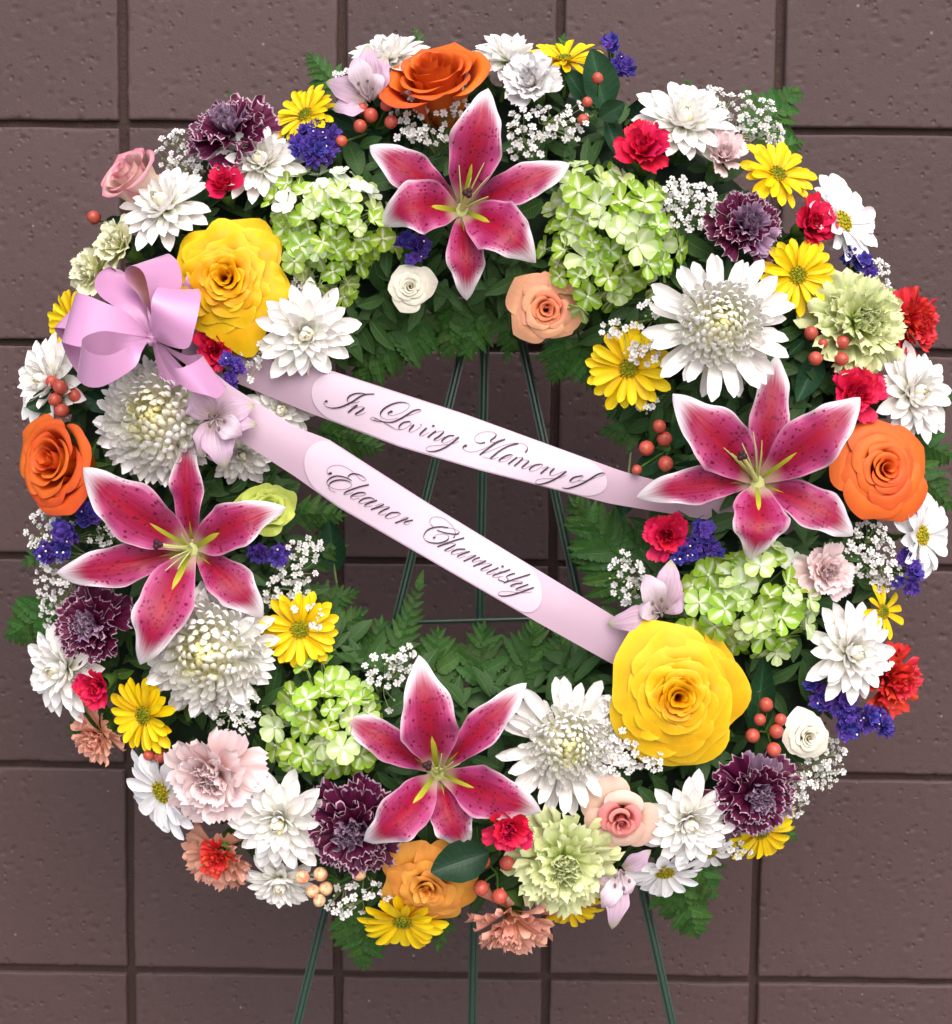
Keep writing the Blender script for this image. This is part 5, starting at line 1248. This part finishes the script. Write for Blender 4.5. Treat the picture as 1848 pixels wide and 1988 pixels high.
S1.word([[(885,293),(800,297),(740,315),(690,345),(640,380),(560,420),(480,447),(400,452),(345,435),(318,405),(322,385),(345,378)],
 [(800,297),(740,285),(670,290),(610,315),(585,345),(585,375),(610,393),(660,392),(700,385),(720,375)],
 [(625,440),(660,424),(692,418)], [(696,418),(640,460),(590,502)], [(610,487),(660,455),(720,438),(762,440),(768,455),(720,490),(678,515),(676,530),(700,535),(750,520),(790,498)]],
 [(345,377,15)], *A1, DN1, 3.5)
S1.word([[(1075,492),(1045,505),(1045,525),(1075,535),(1130,525),(1200,500),(1255,465),(1278,435),(1270,405),(1220,388),(1150,390),(1070,415),(1000,455),(960,500),(955,535),(980,565),(1040,580),(1100,576),(1150,562)],
 [(1240,545),(1340,515),(1398,490),(1410,474),(1385,468),(1320,485),(1250,530),(1190,565),(1120,600),(1060,612),(980,605),(900,595),(850,580),(845,562),(870,556),(920,575),(1000,615),(1070,660),(1130,690),(1190,693),(1240,680)],
 [(880,560),(960,592),(1040,640),(1110,682)],[(884,566),(964,598),(1044,646),(1114,687)],
 [(1290,602),(1220,612),(1175,645),(1162,675),(1180,692),(1225,685),(1275,655),(1300,625),(1285,604)],
 [(1290,655),(1330,636),(1320,655),(1285,692),(1280,715),(1310,722),(1370,690),(1408,660),(1415,640),(1400,632)],
 [(1475,675),(1430,715),(1400,745),(1402,765),(1430,762),(1500,725)],
 [(1580,708),(1530,745),(1485,782)], [(1500,768),(1570,728),(1640,710),(1665,720),(1620,765),(1565,800),(1565,818),(1600,815),(1680,775)],
 [(1785,760),(1720,765),(1665,800),(1645,830),(1665,845),(1720,830),(1790,790),(1835,780)],
 [(1838,778),(1770,835),(1690,890),(1600,930),(1520,942),(1475,930),(1470,905),(1510,880),(1600,872),(1700,862),(1790,845),(1838,825)]],
 [(1075,492,16),(1550,652,14)], *A1, DN1, 3.5)
S1.word([[(133,272),(108,285),(112,310),(150,335),(210,340),(280,325),(350,295),(420,255),(490,215),(568,198)],
 [(560,203),(470,240),(380,300),(285,372)], [(290,370),(420,320),(540,270),(640,245),(710,244)], [(705,248),(600,275),(500,330),(440,378),(400,410)],
 [(318,390),(380,410),(430,415),(490,398)], [(600,268),(680,245),(750,250),(795,280),(800,315),(780,345)],
 [(345,238),(290,245),(245,230),(232,195),(255,155),(310,128),(380,120),(440,130),(465,155),(445,185),(410,210),(405,230),(440,235),(500,218),(565,198)],
 [(515,418),(590,402),(640,383),(630,370),(580,378),(520,410),(495,435),(510,447),(560,440),(630,405)],
 [(692,398),(640,435),(595,472)], [(610,458),(680,412),(730,400),(752,408),(710,450),(660,492)], [(672,478),(745,432),(800,430),(818,440),(780,475),(745,505),(750,522),(790,515),(850,480)],
 [(940,472),(880,485),(835,515),(825,540),(850,548),(900,535),(955,500),(965,478),(935,470)],
 [(960,520),(1010,500),(1025,508),(985,540),(945,575)], [(960,560),(1000,530),(1040,512),(1055,520)],
 [(1095,518),(1060,550),(1045,580),(1060,598),(1110,585),(1170,560),(1220,550)],
 [(1225,550),(1150,605),(1060,655),(970,685),(910,688),(890,668),(910,642),(990,630),(1090,628),(1170,615),(1225,592)]],
 [(133,272,16)], *A2, DN1, 3.5)
S1.word([[(1380,600),(1310,615),(1270,645),(1265,665),(1300,668),(1350,650),(1395,620),(1405,602),(1378,598)], [(1340,655),(1430,652),(1500,640)],
 [(1440,660),(1490,635),(1570,610),(1628,590),(1638,572),(1600,570),(1540,595),(1470,640),(1390,685),(1300,720),(1230,737),(1180,728)]], [], *A2, DN1, 3.5)
S2.word([[(305,282),(275,290),(258,270),(262,230),(300,190),(370,168),(450,170),(530,200),(600,245),(660,300),(710,350),(760,385),(795,385),(797,360),(760,325),(700,297),(640,287),(590,295),(560,320),(552,345),(575,365),(605,382)],
 [(603,384),(540,350),(460,325),(380,320),(310,345),(265,385),(255,425),(275,455),(330,490),(410,510),(490,510),(560,490),(600,455),(590,415),(540,388),(470,375),(390,380),(320,405),(285,445),(285,490),(320,530),(380,548)],
 [(845,440),(720,470),(600,510),(520,545),(495,570),(520,582),(570,570),(620,552)],
 [(600,605),(700,602),(770,590),(802,570),(770,552),(700,555),(630,580),(590,610),(600,640),(650,645),(712,628)],
 [(925,650),(870,625),(800,630),(740,655),(705,690),(730,705),(800,695),(880,672),(952,664)], [(960,660),(870,690),(800,720),(785,745),(820,752),(895,735)],
 [(940,738),(1000,714),(1045,710),(1045,726),(960,760),(875,792)], [(900,785),(1000,765),(1080,752),(1125,750),(1128,765),(1050,800),(985,840),(990,860),(1040,865),(1095,845)],
 [(1260,832),(1170,835),(1100,870),(1075,905),(1110,918),(1180,905),(1260,875),(1290,850),(1255,832)],
 [(1290,930),(1350,900),(1392,897),(1390,915),(1310,945),(1215,980)], [(1465,940),(1410,950),(1355,965),(1340,990),(1380,1005),(1425,985)]],
 [(305,282,21)], *B1, DN2, 3.0)
S2.word([[(272,425),(300,390),(370,375),(440,385),(468,415),(450,455),(390,485),(310,500),(220,490),(155,460),(130,410),(150,360)],[(460,292),(370,280),(280,287),(200,315),(150,360),(130,410)],[(370,280),(460,292),(540,310),(595,335),(605,360),(570,378),(490,372),(400,355),(310,325)],
 [(262,282),(220,240),(215,195),(250,155),(320,147),(400,170),(470,220),(530,290),(555,350),(550,400),(530,430)],
 [(675,428),(560,460),(440,500),(315,547)], [(400,525),(490,502),(545,505),(550,525),(480,560),(420,590),(420,605),(470,605),(540,575)],
 [(690,580),(600,580),(530,605),(500,635),(520,650),(600,635),(690,612),(742,612)], [(750,610),(660,640),(590,670),(585,692),(620,697),(695,670)],
 [(700,692),(770,666),(832,662),(760,700),(665,740)], [(885,690),(840,703),(785,735),(792,755),(840,745),(900,728)],
 [(880,742),(940,730),(964,738),(880,772),(795,810)], [(860,790),(990,770),(1035,775),(1035,790),(960,820),(900,850),(905,868),(950,865),(1015,842)],
 [(1135,828),(1050,865),(985,895),(985,915),(1030,915),(1095,888)],
 [(1290,853),(1180,890),(1075,925),(1060,950),(1100,960),(1155,943)], [(1140,872),(1240,892)],
 [(1355,905),(1290,920),(1240,950),(1262,985),(1228,1022),(1180,1005),(1130,985),(1145,955),(1200,940)],
 [(1560,915),(1430,955),(1320,990),(1205,1030)], [(1310,1012),(1390,1005),(1450,1015),(1440,1035),(1380,1040),(1320,1058),(1295,1075),(1310,1085),(1355,1078)],
 [(1535,1050),(1440,1085),(1375,1110),(1375,1130),(1430,1130),(1520,1110),(1600,1092)],
 [(1608,1092),(1480,1140),(1360,1180),(1250,1205),(1160,1205),(1130,1180),(1160,1152),(1250,1145),(1380,1158),(1490,1165),(1585,1150)]],
 [(272,425,17),(1188,810,17)], *B2, DN2, 3.1)

# ------------------------------------------------------------------ bow
KX, KY, KH = 297, 659, .128
KO = at(KX, KY, KH)
bow = thing('ribbon_bow', 'glossy lilac pink satin bow with many loops at the left', 'bow', None, W @ Matrix.Translation(KO))
uu = unit(KH)
def crom(pts, m=48):
    p = [Vector(q) for q in pts]; pp = [p[0]]+p+[p[-1]]; C = []
    for i in range(1, len(pp)-2):
        for k in range(12):
            t = k/12; a, b0, c0, d = pp[i-1], pp[i], pp[i+1], pp[i+2]
            C.append(.5*((2*b0)+(c0-a)*t+(2*a-5*b0+4*c0-d)*t*t+(3*b0-a-3*c0+d)*t**3))
    C.append(p[-1]); C = np.array(C)
    s = np.concatenate([[0], np.cumsum(np.linalg.norm(np.diff(C, axis=0), axis=1))]); s /= s[-1]
    q = np.linspace(0, 1, m+1)
    return np.stack([np.interp(q, s, C[:, k]) for k in range(3)], -1)
ZS = .2174*uu
def loop(ea, eb, dz=3.2, lift=0):
    'ribbon loop between its two edges, each running from the knot out and back'
    cv = lambda e: crom([(0, 0, lift*.3*ZS)]+[((x-985)*ZS, -(y-860)*ZS, (z*dz+lift)*ZS) for x, y, z in e]+[(0, 0, lift*.3*ZS)])
    A, B = cv(ea), cv(eb); nv_ = 8; P = np.zeros((49, nv_+1, 3))
    for k in range(nv_+1):
        v = k/nv_; P[:, k] = A*(1-v)+B*v
        s = np.sin(np.linspace(0, math.pi, 49))
        P[:, k, 2] += (1-np.clip(s*1.8, 0, 1))*math.cos(v*20)*.0016      # gathers near the knot
    b = MB(); b.grid(P, np.stack(np.meshgrid(np.linspace(0, 1, nv_+1), np.linspace(0, 1, 49)), -1))
    link('loop', b.mesh('loop', m_bow), bow)
loop([(1100,500,-120),(1225,260,-110),(1222,205,-130),(1150,300,-160)], [(1200,600,-120),(1292,400,-110),(1262,255,-130),(1200,400,-160)])
loop([(600,560,-70),(340,450,-60),(290,480,-70),(320,560,-120),(700,750,-110)], [(600,800,-70),(250,760,-50),(70,735,-60),(60,765,-80),(160,865,-110),(600,900,-110)])
loop([(860,720,20),(680,590,40),(560,500,70),(515,400,80),(545,290,60),(620,215,0),(700,350,-50),(900,650,-60)], [(990,700,10),(900,500,0),(800,380,-10),(760,300,-20),(772,262,-40),(700,240,-70),(640,212,-80),(760,420,-90),(950,700,-80)])
loop([(900,520,40),(800,390,60),(775,300,70),(800,250,80),(870,240,85),(950,300,90),(985,430,80),(1000,640,50)], [(1000,560,-100),(980,220,-120),(1050,60,-90),(1150,110,-60),(1210,220,-40),(1222,400,-20),(1100,640,0)])
loop([(800,650,60),(600,560,90),(400,480,80),(310,475,30),(340,520,-50),(700,700,-60)], [(900,900,50),(640,965,90),(400,955,100),(250,915,80),(190,885,30),(185,960,-20),(230,1080,-50),(330,1175,-60),(600,1100,-60)])
loop([(1010,760,60),(1030,580,110),(1060,440,80),(1075,412,20),(1060,470,-60),(1020,650,-60)], [(1200,950,70),(1345,958,90),(1410,800,110),(1445,620,100),(1440,480,60),(1390,412,10),(1380,480,-60),(1300,700,-60)])
loop([(900,980,60),(800,1050,90),(700,1072,100),(570,1035,90),(495,940,60),(520,875,20),(640,833,0),(800,850,-10)], [(1000,1020,40),(960,1150,60),(800,1270,70),(640,1335,60),(500,1310,40),(415,1220,0),(450,1150,-40),(600,1100,-60),(850,1000,-40)], lift=500)
loop([(1080,960,50),(1140,1050,80),(1240,1145,90),(1340,1125,80),(1430,1060,50),(1448,1010,10),(1390,995,-20),(1280,1000,-30),(1120,930,-20)], [(1080,1020,30),(1180,1180,60),(1330,1320,70),(1520,1380,60),(1590,1395,30),(1645,1290,-10),(1560,1250,-40),(1300,1100,-50)], lift=90)
P = np.zeros((15, 9, 3))
for i in range(15):
    a = -2.0+4.0*i/14
    for k in range(9):
        v = k/8-.5; r_ = (11+2.2*math.cos(v*17+a)+1.5*math.sin(a*5+v*6)-6*v*v)*uu
        P[i, k] = Vector((.85, .5, 0))*v*24*uu+Vector((-.5, .85, 0))*math.sin(a)*r_+Vector((0, 0, 8*uu+math.cos(a)*r_))
b = MB(); b.grid(P); link('knot', b.mesh('knot', m_bow), bow)
for (x1, y1, wv) in ((352, 745, (40, -18, 0)), (330, 740, (34, 6, 0))):        # creased ends running under the loops to the sashes
    P = np.zeros((9, 6, 3)); e = at(x1, y1, .112)-KO
    for i in range(9):
        q = i/8
        for k in range(6):
            v = k/5-.5; P[i, k] = e*q+Vector((wv[0], -wv[1], 6*math.cos(v*14)))*uu*v*(.25+.9*q)+Vector((0, 0, math.cos(v*16)*3*uu))
    b = MB(); b.grid(P); link('tail', b.mesh('tail', m_bow), bow)
